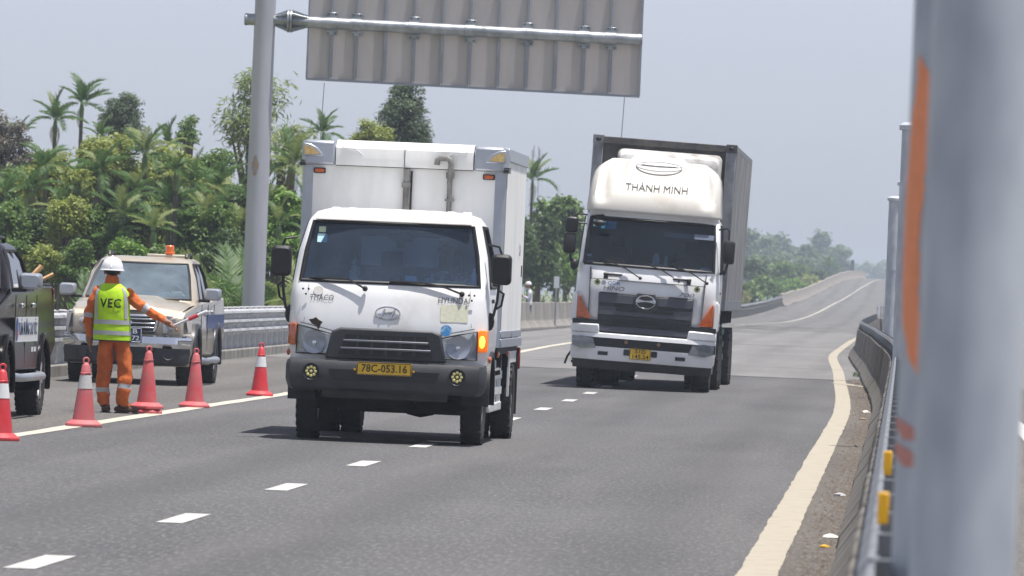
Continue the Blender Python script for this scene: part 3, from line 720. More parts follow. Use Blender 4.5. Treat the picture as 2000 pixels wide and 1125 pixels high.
# front details
MB().prism([(-.455,1.125),(.455,1.125),(.54,1.09),(.6,.815),(-.6,.815),(-.54,1.09)], -1.125,-1.05).build('grille_frame', PLAST, T1, bevel=.02)
MB().prism([(-.40,1.06),(.40,1.06),(.47,.86),(-.47,.86)], -1.132,-1.10).build('grille_opening', BLACKP, T1)
for z, hwid in ((1.0,.42),(.925,.445)): MB().box(-hwid,hwid,-1.152,-1.128,z-.011,z+.011).build('grille_bar', mat('grille_bar', C(112,116,124), .45, .2), T1, bevel=.006)
for x in (-.28,-.14,0,.14,.28): MB().hexa([(x-.02,-1.145,.865),(x+.02,-1.145,.865),(x+.02,-1.128,.865),(x-.02,-1.128,.865)], [(x-.006,-1.145,1.055),(x+.006,-1.145,1.055),(x+.006,-1.128,1.055),(x-.006,-1.128,1.055)]).build('grille_fin', PLAST, T1)
for s in (-1, 1):
    def m2(poly): return [(s*a, b) for a, b in poly] if s > 0 else [(s*a, b) for a, b in poly][::-1]
    hp = [(.545,1.045),(.88,1.125),(.885,.868),(.585,.868)]
    def wrap(x, y, z): return (x, y+max(0, abs(x)-.6)**2*1.1, z)
    MB().prism(m2(hp), -1.072,-1.05).xf(wrap).build('headlight_bowl', REFLECTOR, T1)
    hl = MB().prism(m2([(.54,1.052),(.886,1.133),(.892,.86),(.578,.86)]), -1.098,-1.094).xf(wrap).build('headlight', CLEAR, T1)
    q = MB(); pts = [Vector(wrap(a,-1.092,b)) for a, b in m2([(.538,1.055),(.71,1.097),(.888,1.136),(.894,.858),(.576,.858)])]; q.tube(pts+[pts[0]], .009, 5, False); q.build('headlight_seal', BLACKP, hl)
    MB().lathe([(.115,-1.066),(.118,-1.085),(.1,-1.078),(.05,-1.069),(.012,-1.068)], (s*.71,0,.975), 'y', 24).xf(wrap).build('lamp_ring', SILV, hl)
    MB().lathe([(.02,-1.07),(.022,-1.088),(.004,-1.092)], (s*.71,0,.965), 'y', 12).xf(wrap).build('bulb', CHROME, hl)
    tl = MB().loft([[(s*a,b,z) for a, b in ((.9,-1.02),(.965,-.96),(.995,-.86),(.97,-.84),(.9,-.95))] for z in (.935,1.15)]); tl.build('turn_signal', AMBLIT if s > 0 else AMBER, T1, bevel=.012)
    if s > 0: MB().ell((.94,-1.0,1.035), (.03,.02,.06), 10, 8).build('glowing_bulb', mat('bulb_glow', C(255,200,60), .4, emit=2.5), T1)
    MB().ell((s*1.0,-.62,.86), (.022,.05,.035), 10, 6).build('side_marker', AMBER, T1)
    fo = MB().lathe([(.03,-1.205),(.072,-1.205),(.082,-1.215),(.082,-1.195),(.075,-1.19)], (s*.72,0,.683), 'y', 24); fo.build('fog_lamp', BLACKP, T1)
    fd = MB()
    for k in range(9):
        a = k*math.pi/4; rr_ = 0 if k == 8 else .043
        fd.ell((s*.72+rr_*math.cos(a),-1.207,.683+rr_*math.sin(a)), (.016,.008,.016), 10, 6)
    fd.build('fog_diodes', mat('fog_diode', C(225,215,140), .3, coat=.6), T1)
    for k, (dx, dz) in enumerate(((0,0),(.055,.0),(.03,-.05))): MB().lathe([(.011,0),(.011,-.01)], (s*(.82)+dx-.03,-.985-.0,1.49+dz), 'y', 8).build('panel_bolt', BLACKP, T1)
    mirror(T1, s*1.09, -.82, 1.605, 1.91, .205)
    q = MB().tube([(s*.95,-.72,2.0),(s*1.06,-.8,1.98),(s*1.09,-.79,1.9)], .012, 6); q.build('mirror_bracket', BLACKP, T1); q = MB().tube([(s*.96,-.75,1.22),(s*1.03,-.82,1.3),(s*1.06,-.8,1.45),(s*1.07,-.79,1.61)], .016, 6).tube([(s*1.07,-.79,1.55),(s*1.12,-.76,1.52),(s*1.1,-.76,1.4),(s*1.04,-.8,1.36)], .012, 6); q.ell((s*.995,-.76,1.24), (.045,.05,.09), 10, 6); q.build('mirror_arm', BLACKP, T1)
    MB().box(s*.955-.006,s*.955+.006,-.62,.4,1.555,1.585).build('belt_trim', BLACKP, T1)
    MB().box(s*.985-.02,s*.985+.02,-.35,-.2,1.42,1.46).build('door_handle', BLACKP, T1, bevel=.008)
    MB().box(s*.84-.1,s*.84+.1,-.62,-.35,.48,.52).build('cab_step', PLAST, T1)
    arch = MB(); pr = [(-.6+.0,.5)]
    A = [(.52*math.cos(a), .46+.48*math.sin(a)) for a in np.linspace(R(-8), R(188), 15)]
    B = [(.47*math.cos(a), .46+.43*math.sin(a)) for a in np.linspace(R(188), R(-8), 15)]
    MB().prism(A+B, s*.72, s*1.0, 'x').build('wheel_arch', BLACKP, T1)
    for y in (-.98,): pass
bump = MB()
def brow(z, hw, y, r_): return [(a, b, z) for a, b in [(-hw,y+.45),(-hw,y+r_*1.2),(-hw+r_*.35,y+r_*.35),(-hw+r_*1.3,y+.04),(-.5,y),(0,y-.012),(.5,y),(hw-r_*1.3,y+.04),(hw-r_*.35,y+r_*.35),(hw,y+r_*1.2),(hw,y+.45)]]
bump.loft([brow(.50,.93,-1.13,.1), brow(.53,.96,-1.17,.12), brow(.6,.985,-1.19,.14), brow(.74,.985,-1.19,.14), brow(.79,.975,-1.16,.14), brow(.805,.95,-1.12,.14)], False, False)
bump.build('front_bumper', PLAST, T1)
MB().prism([(-.55,.715),(.55,.715),(.5,.61),(-.5,.61)], -1.206,-1.196).build('bumper_slot', BLACKP, T1)
MB().box(-.62,.62,-1.12,-.9,.43,.52).build('lower_valance', UNDER, T1, bevel=.02)
def plate(parent, x, y, z, wd, hh, txts, m_bg, m_tx, tf=None, name='number_plate', frame=None):
    q = MB(); q.tf = tf; q.prism(rrect(wd/2,hh/2,.012,3,x,z), y-.012, y); o = q.build(name, m_bg, parent)
    q = MB(); q.tf = tf; pr = [Vector((a,y-.013,b)) for a, b in rrect(wd/2-.006,hh/2-.006,.012,3,x,z)]; q.tube(pr+[pr[0]], .004, 4, False); q.build('plate_rim', frame or m_tx, o)
    for (s_, dx, dz, size, tw) in txts:
        text_mesh('plate_number', s_, size, m_tx, o, (x+dx, y-.014, z+dz), width=tw, depth=.002, warp=tf, offset=.0012)
    return o
plate(T1, .0, -1.21, .733, .54, .125, [('78C-053.16', 0, 0, .105, .45)], PLATEY, PLATEK)
for x in (-.29,.29): MB().lathe([(.012,0),(.012,-.012)], (x,-1.208,.72), 'y', 8).build('plate_bolt', REFL, T1)
# emblem: ring with slanted H
q = MB(); pts = [Vector((.122*math.cos(a),-1.056,1.28+.064*math.sin(a))) for a in np.linspace(0,2*math.pi,37)]; q.tube(pts, .009, 6, False)
for s in (-1, 1): q.tube([(s*.05-.022,-1.058,1.24),(s*.05+.0,-1.056,1.28),(s*.05+.022,-1.05,1.322)], .011, 6)
q.tube([(-.055,-1.056,1.268),(0,-1.056,1.285),(.055,-1.054,1.292)], .01, 6); q.build('emblem', CHROME, T1)
def on_cab(x, y, z): return (x, float(np.interp(z, [.8,1.0,1.2,1.42,1.545], [-1.03,-1.07,-1.06,-1.02,-.985]))+.08*(x/.985)**2-.006, z)
LETG = mat('dull_letter', C(120,122,126), .4, .4)
text_mesh('lettering', 'THACO', .08, LETG, T1, (-.665,0,1.41), width=.235, shear=.15, warp=on_cab, depth=.001)
text_mesh('lettering', 'HYUNDAI', .08, LETG, T1, (.645,0,1.43), width=.305, warp=on_cab, depth=.001)
OLDP = mat('old_decal', C(222,222,200), .7, c2=C(200,200,178), vscale=20); BLUEP = mat('blue_decal', C(70,150,215), .5, c2=C(190,215,225), vscale=14, lo=.5, hi=.6)
def front_patch(nm, poly, m_, off):
    def fy(z): return float(np.interp(z, [.8,1.0,1.2,1.42,1.545], [-1.03,-1.07,-1.06,-1.02,-.985]))
    q = MB(); n_ = len(poly); q.add([(a, fy(b)+.08*(a/.985)**2-off, b) for a, b in poly], [tuple(range(n_))]); return q.build(nm, m_, T1)
front_patch('old_decal', rrect(.135,.085,.015,3,.655,1.305), OLDP, .005)
front_patch('round_decal', [(.583+.055*math.cos(a),1.135+.055*math.sin(a)) for a in np.linspace(0,2*math.pi,20,endpoint=False)], BLUEP, .005)
front_patch('rust_hole', [(-.78,1.19),(-.735,1.2),(-.71,1.215),(-.68,1.19),(-.64,1.17),(-.66,1.14),(-.68,1.09),(-.7,1.13),(-.745,1.15)], mat('bare_rust', C(60,42,36), .9, var=.4, vscale=40), .005)
front_patch('stain', [(-.7+.05*math.cos(a),1.48+.045*math.sin(a)) for a in np.linspace(0,2*math.pi,14,endpoint=False)], mat('tan_stain', C(206,196,184), .7, c2=C(225,226,226), vscale=14), .005)
front_patch('panel_seam', [(-.86,1.165),(-.5,1.085),(-.5,1.078),(-.86,1.158)], BLACKP, .012); front_patch('panel_seam', [(.86,1.165),(.5,1.085),(.5,1.078),(.86,1.158)][::-1], BLACKP, .005)
for s in (-1, 1): front_patch('panel_seam', [(s*.795,1.54),(s*.8,1.54),(s*.83,1.17),(s*.825,1.17)][::s], mat('seam_grey', C(120,124,130), .7), .005)
wiper([(-.235,-1.03,1.515),(-.4,-1.0,1.6),(-.62,-.955,1.605),(-.8,-.9,1.6)], T1)
wiper([(.72,-.98,1.5),(.55,-.985,1.56),(.35,-.985,1.595),(0,-.985,1.6)], T1)
# items on the dash
for nm, (x, z, hw, hh), cc_ in (('paper',(.2,1.61,.07,.05),C(150,205,225)),('paper',(.32,1.58,.16,.03),C(225,228,230)),('paper',(-.42,1.575,.2,.02),C(190,190,70)),('towel',(.6,1.58,.17,.05),C(200,205,160)),('box',(-.1,1.6,.05,.03),C(40,44,52)),('box',(.06,1.6,.06,.035),C(70,74,80))):
    o = MB().hexa([(x-hw,-.86,z-hh),(x+hw,-.86,z-hh),(x+hw,-.7,z-hh),(x-hw,-.7,z-hh)], [(x-hw*.9,-.82,z+hh),(x+hw*.8,-.82,z+hh),(x+hw*.8,-.74,z+hh*.8),(x-hw*.9,-.74,z+hh)]).build('dash_'+nm, mat('dash_'+nm+str(int(x*100)), cc_, .7, var=.15, vscale=20), T1, bevel=.01)
stt = MB().lathe([(.07,0),(.075,.03),(.05,.06),(.06,.1),(.045,.16),(.02,.18),(.032,.2),(.03,.235),(.006,.25)], (-.365,-.78,1.56), seg=14); stt.build('dash_statue', mat('jade_statue', C(190,205,195), .4, c2=C(120,140,125), vscale=30), T1)
bt = MB().lathe([(.03,0),(.032,.1),(.03,.13),(.013,.16),(.013,.19),(.004,.19)], (.82,-.76,1.57), seg=14); bt.build('dash_bottle', mat('clear_bottle', C(190,210,225), .15, coat=.5), T1)
# chassis, axles, wheels
ch = MB().box(-.42,-.34,-.8,4.7,.55,.76).box(.34,.42,-.8,4.7,.55,.76); 
for y in (-.7,.8,1.9,2.9,4.4): ch.box(-.34,.34,y-.05,y+.05,.58,.73)
ch.build('chassis_frame', UNDER, T1)
ax = MB().box(-.75,.75,-.06,.06,.3,.42).lathe([(.06,-.8),(.06,.8)], (0,0,.4), 'x', 10); ax.build('front_axle', UNDER, T1)
ra = MB().lathe([(.07,-.9),(.07,-.2),(.19,-.14),(.22,0),(.19,.14),(.07,.2),(.07,.9)], (.05,3.73,.4), 'x', 16).box(-.62,.62,3.6,3.86,.22,.31); ra.build('rear_axle', UNDER, T1)
en = MB().box(-.3,.3,-.55,.75,.42,.9).hexa([(-.16,-.35,.34),(.2,-.35,.34),(.2,.3,.34),(-.16,.3,.34)], [(-.26,-.5,.44),(.3,-.5,.44),(.3,.5,.44),(-.26,.5,.44)]); en.tube([(.1,.9,.55),(.1,3.6,.42)], .05, 8); en.tube([(-.55,1,.45),(-.55,2.6,.45)], .1, 10); en.build('engine_block', UNDER, T1, bevel=.04)
TRIM = mat('steel_rim', C(120,122,126), .5, .5, var=.3, vscale=6)
for s in (-1, 1):
    wheel('wheel', .4, .215, T1, s*.82, 0, s, .22, TRIM)
    wheel('wheel', .4, .215, T1, s*.905, 3.735, s, .22, TRIM); wheel('wheel', .4, .215, T1, s*.665, 3.735, s, .22, TRIM)
    # pale side guard between the axles
    g = MB(); x = s*.93
    for z in (.36,.52,.68): g.box(x-.02,x+.02,.62,2.7,z-.045,z+.045)
    for y in (.7,1.2,1.7,2.2,2.62): g.box(x-.03,x+.01,y-.05,y+.05,.33,.84)
    g.build('side_guard', WTRUCK, T1, bevel=.012)
    MB().prism([(3.05,.45),(3.05,.92),(4.4,.92),(4.4,.8),(3.25,.8),(3.16,.45)], s*.98, s*1.0,'x').build('mudguard', WTRUCK, T1)
    MB().box(s*.9-.12,s*.9+.12,4.34,4.36,.25,.9).build('mud_flap', RUBBER, T1)
    MB().tube([(s*.75,.75,.7),(s*.95,.8,.72),(s*1.02,.82,.74)], .04, 8).build('intake_stub', BLACKP, T1)
    for y in (1.0,2.8): MB().ell((s*.99,y,.9), (.02,.05,.03), 10, 6).build('side_marker', AMBER, T1)
    MB().box(s*.95-.07,s*.95+.07,4.78,4.84,.72,.95).build('tail_lamp', mat('red_lens', C(130,20,16), .25, coat=.6), T1, bevel=.015)
# box body
BX0, BX1, BY0, BY1 = -1.06, 1.005, .9, 4.85; bc = (BX0+BX1)/2
bx = thing('x', (0,0,0), None, None); bx.name = 'cargo_box'; bx.parent = T1
MB().box(BX0+.1,BX1-.1,BY0,BY0+.04,.98,2.755).build('front_panel', BOXW, bx)
for x, s in ((BX0,-1),(BX1,1)):
    side = MB()
    n_ = 62
    pts = []
    for k in range(n_+1):
        y = BY0+.12+(BY1-BY0-.2)*k/n_; pts.append((x-(.004 if k % 2 else -.004), y))
    for k in range(n_): side.add([(pts[k][0],pts[k][1],1.14),(pts[k+1][0],pts[k+1][1],1.14),(pts[k+1][0],pts[k+1][1],2.86),(pts[k][0],pts[k][1],2.86)], [(0,1,2,3)])
    side.build('side_skin', BOXW, bx, smooth=0)
for x, s in ((BX0,-1),(BX1,1)):
    MB().box(x-.025,x+.02,BY0+.05,BY1,.97,1.06).box(x-.015,x+.012,BY0+.05,BY1,1.07,1.14).build('bottom_rail', SILV, bx, bevel=.006, seg=1)
    MB().box(x-.02,x+.016,BY0+.3,BY1,2.86,2.99).build('top_rail', SILV, bx, bevel=.006, seg=1)
    MB().loft([[(x-s*a, BY0+b, z) for a, b in ((0,.14),(0,.03),(.03,0),(.11,-.012),(.11,.03),(.05,.14))] for z in (.97,2.755)]).build('corner_post', SILV, bx)
    # silver corner cap with lamp
    cx = x-s*.16
    MB().loft([[(x+s*.012,BY0+.32,z),(x+s*.012,BY0+.02-k_*0,z),(x-s*.03,BY0-.06,z),(x-s*.3,BY0-.075,z),(x-s*.33,BY0-.06,z),(x-s*.33,BY0+.32,z)] for z, k_ in ((2.745,0),(2.80,0),(2.99,.1))]).build('corner_cap', SILV, bx, bevel=.025)
    cur = [(x-s*.005,2.965),(x-s*.08,2.955),(x-s*.15,2.92),(x-s*.2,2.86),(x-s*.215,2.83),(x-s*.005,2.83)]
    cur = cur if s < 0 else cur[::-1]
    MB().prism(cur, BY0-.098, BY0-.05).build('lamp_housing', SILV, bx, bevel=.012)
    cur2 = [(x-s*.02,2.94),(x-s*.08,2.925),(x-s*.14,2.89),(x-s*.17,2.85),(x-s*.02,2.85)]
    cur2 = cur2 if s < 0 else cur2[::-1]
    MB().prism(cur2, BY0-.108, BY0-.09).build('corner_lamp', mat('straw_lens', C(214,186,120), .25, c2=C(170,140,80), vscale=30, coat=.6), bx)
    for dz in (2.745,2.765,2.785): MB().box(x+s*.0-.03,x+s*.0+.03,BY0-.04,BY0+.3,dz-.006,dz+.006).build('cap_groove', PLAST, bx)
    ml = MB().prism(rrect(.06,.028,.012,3,x-s*.175,2.69), BY0-.035, BY0); ml.build('marker_base', BLACKP, bx, bevel=.008); MB().prism(rrect(.047,.019,.01,3,x-s*.175,2.69), BY0-.05, BY0-.034).build('marker_lamp', AMBER, bx, bevel=.006)
hx = (BX1-BX0)/2-.335
MB().loft([[(bc-hx,y,z),(bc+hx,y,z)] for y, z in ((BY0-.045,2.752),(BY0-.052,2.83),(BY0-.045,2.93),(BY0+.02,2.985),(BY0+.16,3.01),(BY0+.4,3.01))], False, False).build('front_visor', BOXW, bx)
MB().box(bc-hx,bc+hx,BY0-.04,BY0-.0,2.745,2.752).build('visor_seam', PLAST, bx)
MB().box(bc-.003,bc+.004,BY0-.056,BY0-.05,2.755,2.96).build('visor_joint', PLAST, bx)
for s in (-1, 1): MB().tube([(bc+s*(hx-.06),BY0-.052,2.93),(bc+s*(hx-.2),BY0-.054,2.915),(bc+s*(hx-.27),BY0-.054,2.86)], .006, 5).build('visor_crease', mat('shallow_grey', C(190,190,192), .7), bx)
MB().box(BX0+.02,BX1-.02,BY0+.1,BY1,2.985,3.0).build('box_roof', BOXW, bx)
MB().box(BX0+.02,BX1-.02,BY1-.03,BY1,.98,2.98).build('rear_door', BOXW, bx)
MB().box(BX0+.02,BX1-.02,BY0+.05,BY1-.05,.9,.97).build('box_floor', UNDER, bx)
for k in range(3): MB().box(BX0+.02,BX1-.02,BY0+.8+1.3*k,BY0+.9+1.3*k,.76,.9).build('cross_member', UNDER, bx)
PIPE = mat('grey_pipe', C(135,134,132), .6, c2=C(100,96,92), vscale=9)
MB().tube([(.0,BY0-.05,2.3),(0,BY0-.05,2.64)], .032, 8).box(-.045,.045,BY0-.09,BY0-.01,2.55,2.6).box(-.03,.03,BY0-.08,BY0,2.62,2.74).build('drain_pipe', PIPE, bx)
MB().tube([(.05,BY0-.04,2.2),(.05,BY0-.045,2.72)], .012, 6).build('drain_hose', BLACKP, bx)
q = MB().tube([(.44,BY0-.045,2.25),(.44,BY0-.045,2.62)], .028, 8).tube([(.44,BY0-.07,2.6),(.45,BY0-.1,2.8),(.435,BY0-.1,2.845),(.4,BY0-.1,2.86),(.33,BY0-.1,2.86),(.31,BY0-.1,2.84),(.305,BY0-.1,2.79)], .03, 10).box(.395,.49,BY0-.09,BY0-.02,2.43,2.45).box(.4,.48,BY0-.08,BY0,2.66,2.72); q.build('vent_pipe', PIPE, bx)
MB().box(BX1-.004,BX1+.012,2.9,3.0,1.0,1.12).box(BX1-.004,BX1+.008,4.5,4.6,1.7,1.82).build('door_latch', BLACKP, bx)
text_mesh('lettering', 'X8', .2, mat('dim_marking', C(165,168,180), .7), bx, (BX1+.008, 4.0, 1.98), rot=(R(90),0,R(90)), depth=.001)
drv = seated_driver('driver in a plaid shirt behind the windscreen of the near box truck', (-5.055+.48, 73.32, 1.2), plaid())
# =================================================== container truck behind
T2 = thing('container_truck', (-4.13, 118.3, 0), 'tall white semi truck hauling a grey refrigerated container, behind the box truck', 'truck')
RS = math.tan(R(2.1))
def lean(x, y, z): return (x+(z-.5)*RS, y, z-x*RS)          # body leans towards the median on its springs
WT2 = mat('white_cab_paint', C(236,237,239), .3, c2=C(206,206,204), vscale=1.5, coat=.5, lo=.5, hi=.8, detail=9)
FAIRW = mat('chalky_fairing', C(205,202,196), .55, c2=C(186,178,166), vscale=2.2, lo=.5, hi=.8, detail=9)
def B(): q = MB(); q.tf = lean; return q
nf = 11
low = [ring(1.12,-1.16,.9,1.02,.9,.22,.08,nf), ring(1.145,-1.2,.9,1.2,.92,.22,.08,nf), ring(1.15,-1.21,.9,1.55,.94,.22,.09,nf), ring(1.145,-1.2,.9,1.8,.95,.22,.09,nf), ring(1.14,-1.17,.9,1.85,.96,.22,.09,nf), ring(1.135,-1.16,.9,1.93,1.0,.2,.09,nf)]
up = [ring(1.13,-1.15,.9,1.965,1.04,.16,.1,nf,(-.7,.3)), ring(1.11,-1.05,.9,2.35,1.02,.16,.1,nf,(-.65,.3)), ring(1.08,-.95,.9,2.715,.99,.16,.1,nf,(-.55,.3)),
      ring(1.07,-.92,.9,2.75,.97,.16,.1,nf), ring(1.02,-.8,.85,2.83,.9,.16,.09,nf), ring(.9,-.6,.75,2.87,.8,.14,.06,nf)]
cab_shell('cab', low+up, nf, WT2, T2, {6, 7}, SCREEN2, SIDEG, gask=.028, tf=lean)
q = B(); q.box(-1.08,1.08,.5,.55,1.3,2.7); q.box(-1.08,1.08,-.9,.5,1.3,1.36); q.build('cab_lining', INTER, T2)
B().prism([(-1.0,1.4),(-1.05,1.9),(-.75,1.97),(-.55,1.85),(-.5,1.4)], -1.05,1.05,'x').build('dashboard', INTER, T2, bevel=.03)
for x in (-.6,.6):
    s = B().loft([[(a,b,z) for a, b in rrect(.25,.08,.05,3,x,.25+.1*(z-1.6))] for z in (1.5,2.0,2.25)]); s.loft([[(a,b,z) for a, b in rrect(.13,.06,.04,3,x,.32)] for z in (2.27,2.35,2.45)]); s.build('seat', SEAT, T2)
q = B(); cc = Vector((.55,-.5,1.98)); q.tube([cc+Vector((.23*math.cos(a),.14*math.sin(a),.19*math.sin(a))) for a in np.linspace(0,2*math.pi,21)], .02, 6, False); q.tube([cc+Vector((-.23,0,0)),cc+Vector((.23,0,0))], .018, 6); q.build('steering_wheel', BLACKP, T2)
def scr2(x, z): return -1.15+.26*(z-1.965)+.1*(x/1.13)**2+.02
for x, z, hw, hh, cc_ in ((-.88,2.62,.07,.055,C(190,222,225)),(-.7,2.6,.12,.06,C(90,190,220)),(-.98,2.1,.05,.02,C(210,225,235)),(.6,2.52,.4,.04,C(120,130,150))):
    B().add([(x-hw,scr2(x,z-hh),z-hh),(x+hw,scr2(x,z-hh),z-hh),(x+hw,scr2(x,z+hh),z+hh),(x-hw,scr2(x,z+hh),z+hh)], [(0,1,2,3)]).build('sticker' if x < .5 else 'sun_visor', mat('sticker%d' % int(cc_[0]*1000), cc_, .6, var=.15, vscale=25), T2)
for nm, x, z, hw, hh, cc_ in (('bag',-.55,2.03,.2,.07,C(150,95,50)),('tray',.12,2.02,.2,.015,C(200,205,205)),('figurine',.1,2.12,.06,.09,C(195,215,225)),('bottle',.26,2.1,.035,.08,C(190,215,195)),('cloth',.45,1.99,.1,.03,C(70,120,200)),('paper',.6,1.97,.14,.02,C(225,225,200)),('cap',-.95,1.98,.08,.04,C(210,215,225)),('rag',-.75,1.97,.1,.03,C(90,140,210)),('towel',.9,1.99,.12,.05,C(215,225,235))):
    B().loft([[(x+a,-.95+b,z+c*hh) for a, b in rrect(hw*k,.06*k,.03*k,3)] for c, k in ((-1,.95),(-.2,1),(.6,.75),(1,.35))]).build('dash_'+nm, mat('dash2_'+nm, cc_, .7, var=.2, vscale=25), T2)
# upper fascia: recessed wiper shelf, grab handles, panel seams
for s, xs in ((-1,-.56),(1,.55)):
    h = B(); h.box(xs-.14,xs+.14,-1.262,-1.235,1.775,1.845); h.build('grab_recess', mat('pocket_grey', C(190,192,196), .5), T2, bevel=.02)
    h = B(); h.tube([(xs-.15,-1.28,1.82),(xs+.15,-1.28,1.82)], .018, 6); h.box(xs+s*.11-.035,xs+s*.11+.035,-1.29,-1.24,1.74,1.84); h.build('grab_handle', BLACKP, T2)
SEAMG = mat('panel_gap', C(70,74,82), .8)
B().box(-.93,.93,-1.222,-1.19,1.728,1.738).build('panel_seam', SEAMG, T2)
for s in (-1, 1):
    B().hexa([(s*.90-.006,-1.2,1.06),(s*.90+.006,-1.2,1.06),(s*.90+.006,-1.12,1.06),(s*.90-.006,-1.12,1.06)], [(s*.93-.006,-1.17,1.92),(s*.93+.006,-1.17,1.92),(s*.93+.006,-1.1,1.92),(s*.93-.006,-1.1,1.92)]).build('panel_seam', SEAMG, T2)
    l_ = B().lathe([(.05,-1.24),(.046,-1.258),(.02,-1.262)], (s*.8,.06,1.68), 'y', 14); l_.build('round_stud', mat('pale_green_stud', C(170,185,130), .5), T2); B().lathe([(.02,-1.262),(.018,-1.27),(.004,-1.27)], (s*.8,.06,1.68), 'y', 8).build('stud_core', BLACKP, T2)
g = B().prism([(-.765,1.53),(.765,1.53),(.745,.86),(-.745,.86)], -1.255,-1.18); g.build('grille_frame', PLAST, T2, bevel=.02)
for k, (z0, z1, hwid) in enumerate(((1.36,1.5,.755),(1.17,1.31,.75),(.9,.99,.74))):
    B().hexa([(-hwid,-1.275,z0),(hwid,-1.275,z0),(hwid,-1.25,z0),(-hwid,-1.25,z0)], [(-hwid,-1.262,z1),(hwid,-1.262,z1),(hwid,-1.25,z1),(-hwid,-1.25,z1)]).build('grille_slat', mat('grille_slat', C(72,74,82), .4, var=.15, vscale=6), T2, bevel=.015)
for z0, z1, w0 in ((1.315,1.355,.5),(1.25,1.285,.46),(1.09,1.12,.52),(.875,.9,.42)):
    B().box(-w0,w0,-1.281,-1.25,z0-.01,z1).build('grille_slot', BLACKP, T2)
B().box(-.745,.745,-1.27,-1.24,1.01,1.08).build('grille_gap', BLACKP, T2)
B().box(-1.15,1.15,-1.19,-1.1,1.0,1.075).build('dark_strip', BLACKP, T2)
B().prism([(-.19,1.33),(-.14,1.24),(.14,1.24),(.19,1.33),(.2,1.47),(.13,1.56),(-.13,1.56),(-.2,1.47)], -1.3,-1.26).build('emblem_plate', PLAST, T2, bevel=.02)
q = B(); pts = [Vector((.15*math.cos(a),-1.315,1.415+.105*math.sin(a))) for a in np.linspace(0,2*math.pi,37)]; q.tube(pts, .012, 6, False); q.loft([[(x,-1.318,1.425-h_) for h_ in (.008+.02*(abs(x)/.14)**1.5,)]+[(x,-1.318,1.425+.012+.03*(abs(x)/.14)**2)]+[(x,-1.31,1.425)] for x in np.linspace(-.14,.14,9)]); q.build('emblem', CHROME, T2)
def on_cab2(x, y, z): return lean(x, float(np.interp(z, [1.02,1.2,1.55,1.8], [-1.16,-1.2,-1.21,-1.2]))+.09*(x/1.15)**2-.007, z)
text_mesh('lettering', 'HINO', .1, LETG, T2, (-.535,0,1.59), width=.34, warp=on_cab2, shear=.2, depth=.001)
text_mesh('lettering', '700', .085, LETG, T2, (.62,0,1.572), width=.255, warp=on_cab2, shear=.35, depth=.001)
text_mesh('lettering', 'QDR', .085, mat('blue_print', C(50,130,210), .5), T2, (-.535,0,1.675), width=.2, warp=on_cab2, depth=.001)
B().lathe([(.04,-1.236),(.04,-1.24),(.02,-1.24)], (-.7,.04,1.675), 'y', 14).build('round_logo', mat('pale_logo', C(200,212,222), .6), T2)
for s in (-1, 1):
    def mm(p): return [(s*a, b) for a, b in p][::s]
    def wr(x, y, z): return lean(x, y+max(0, abs(x)-.75)**2*.9, z)
    q = MB(); q.tf = wr; q.prism(mm([(.86,1.09),(1.1,1.09),(1.085,1.46),(1.06,1.44)]), -1.245,-1.19); q.build('turn_signal', AMBER, T2, bevel=.015)
    q = MB(); q.tf = wr; q.prism(mm([(1.085,1.0),(1.19,1.04),(1.18,1.45),(1.13,1.52),(1.1,1.46)]), -1.22,-1.12); q.build('corner_deflector', WT2, T2, bevel=.02)
    q = MB(); q.tf = wr; q.prism(mm([(.70,.87),(1.17,.87),(1.16,1.0),(.72,1.01)]), -1.33,-1.15); q.build('bumper_corner', WT2, T2, bevel=.02)
    q = MB(); q.tf = wr; q.prism(mm([(.74,.63),(.8,.78),(.98,.81),(1.14,.79),(1.13,.65),(1.0,.61)]), -1.335,-1.32); q.build('headlight_bowl', REFLECTOR, T2)
    q = MB(); q.tf = wr; q.prism(mm([(.73,.625),(.79,.785),(.98,.815),(1.145,.795),(1.135,.645),(1.0,.605)]), -1.35,-1.346); q.build('headlight', CLEAR, T2)
    q = MB(); q.tf = wr; q.prism(mm([(.54,.52),(.7,.52),(.7,.58),(.54,.58)]), -1.366,-1.35); q.build('tow_opening', BLACKP, T2)
    q = MB(); q.tf = lean; q.lathe([(.03,-1.345),(.028,-1.36),(.005,-1.362)], (s*.26,0,.75), 'y', 12); q.build('bumper_lamp', mat('dim_bulb', C(150,110,80), .4), T2)
    q = B(); q.box(s*1.14-.02,s*1.14+.02,-.5,-.36,1.62,1.66); q.build('door_handle', BLACKP, T2)
    q = B(); q.ell((s*1.17,-.95,1.3), (.03,.06,.03), 10, 6); q.build('side_marker', AMBER, T2)
q = MB()
def br2(z, hw, y): return [wr2(a, b, z) for a, b in [(-hw,y+.6),(-hw,y+.1),(-.7,y),(-.3,y-.015),(0,y-.02),(.3,y-.015),(.7,y),(hw,y+.1),(hw,y+.6)]]
def wr2(x, y, z): return (x, y+max(0, abs(x)-.75)**2*.7, z)
q.tf = lean; q.loft([br2(.44,1.13,-1.32),br2(.5,1.15,-1.35),br2(.655,1.15,-1.355)], False, False); q.loft([br2(.8,1.155,-1.35),br2(.86,1.15,-1.34),br2(.875,1.14,-1.3)], False, False); q.build('front_bumper', WT2, T2)
q = MB(); q.tf = lean; q.loft([br2(.65,1.13,-1.325),br2(.805,1.13,-1.325)], False, False); q.build('bumper_slot', BLACKP, T2)
q = MB(); q.tf = lean; q.loft([br2(.3,1.1,-1.25),br2(.45,1.12,-1.29)], False, False); q.build('lower_valance', UNDER, T2)
for sx in (-.24,.2): q = B(); q.prism(rrect(.05,.05,.02,3,sx,.59), -1.385,-1.368); q.build('tow_opening', BLACKP, T2)
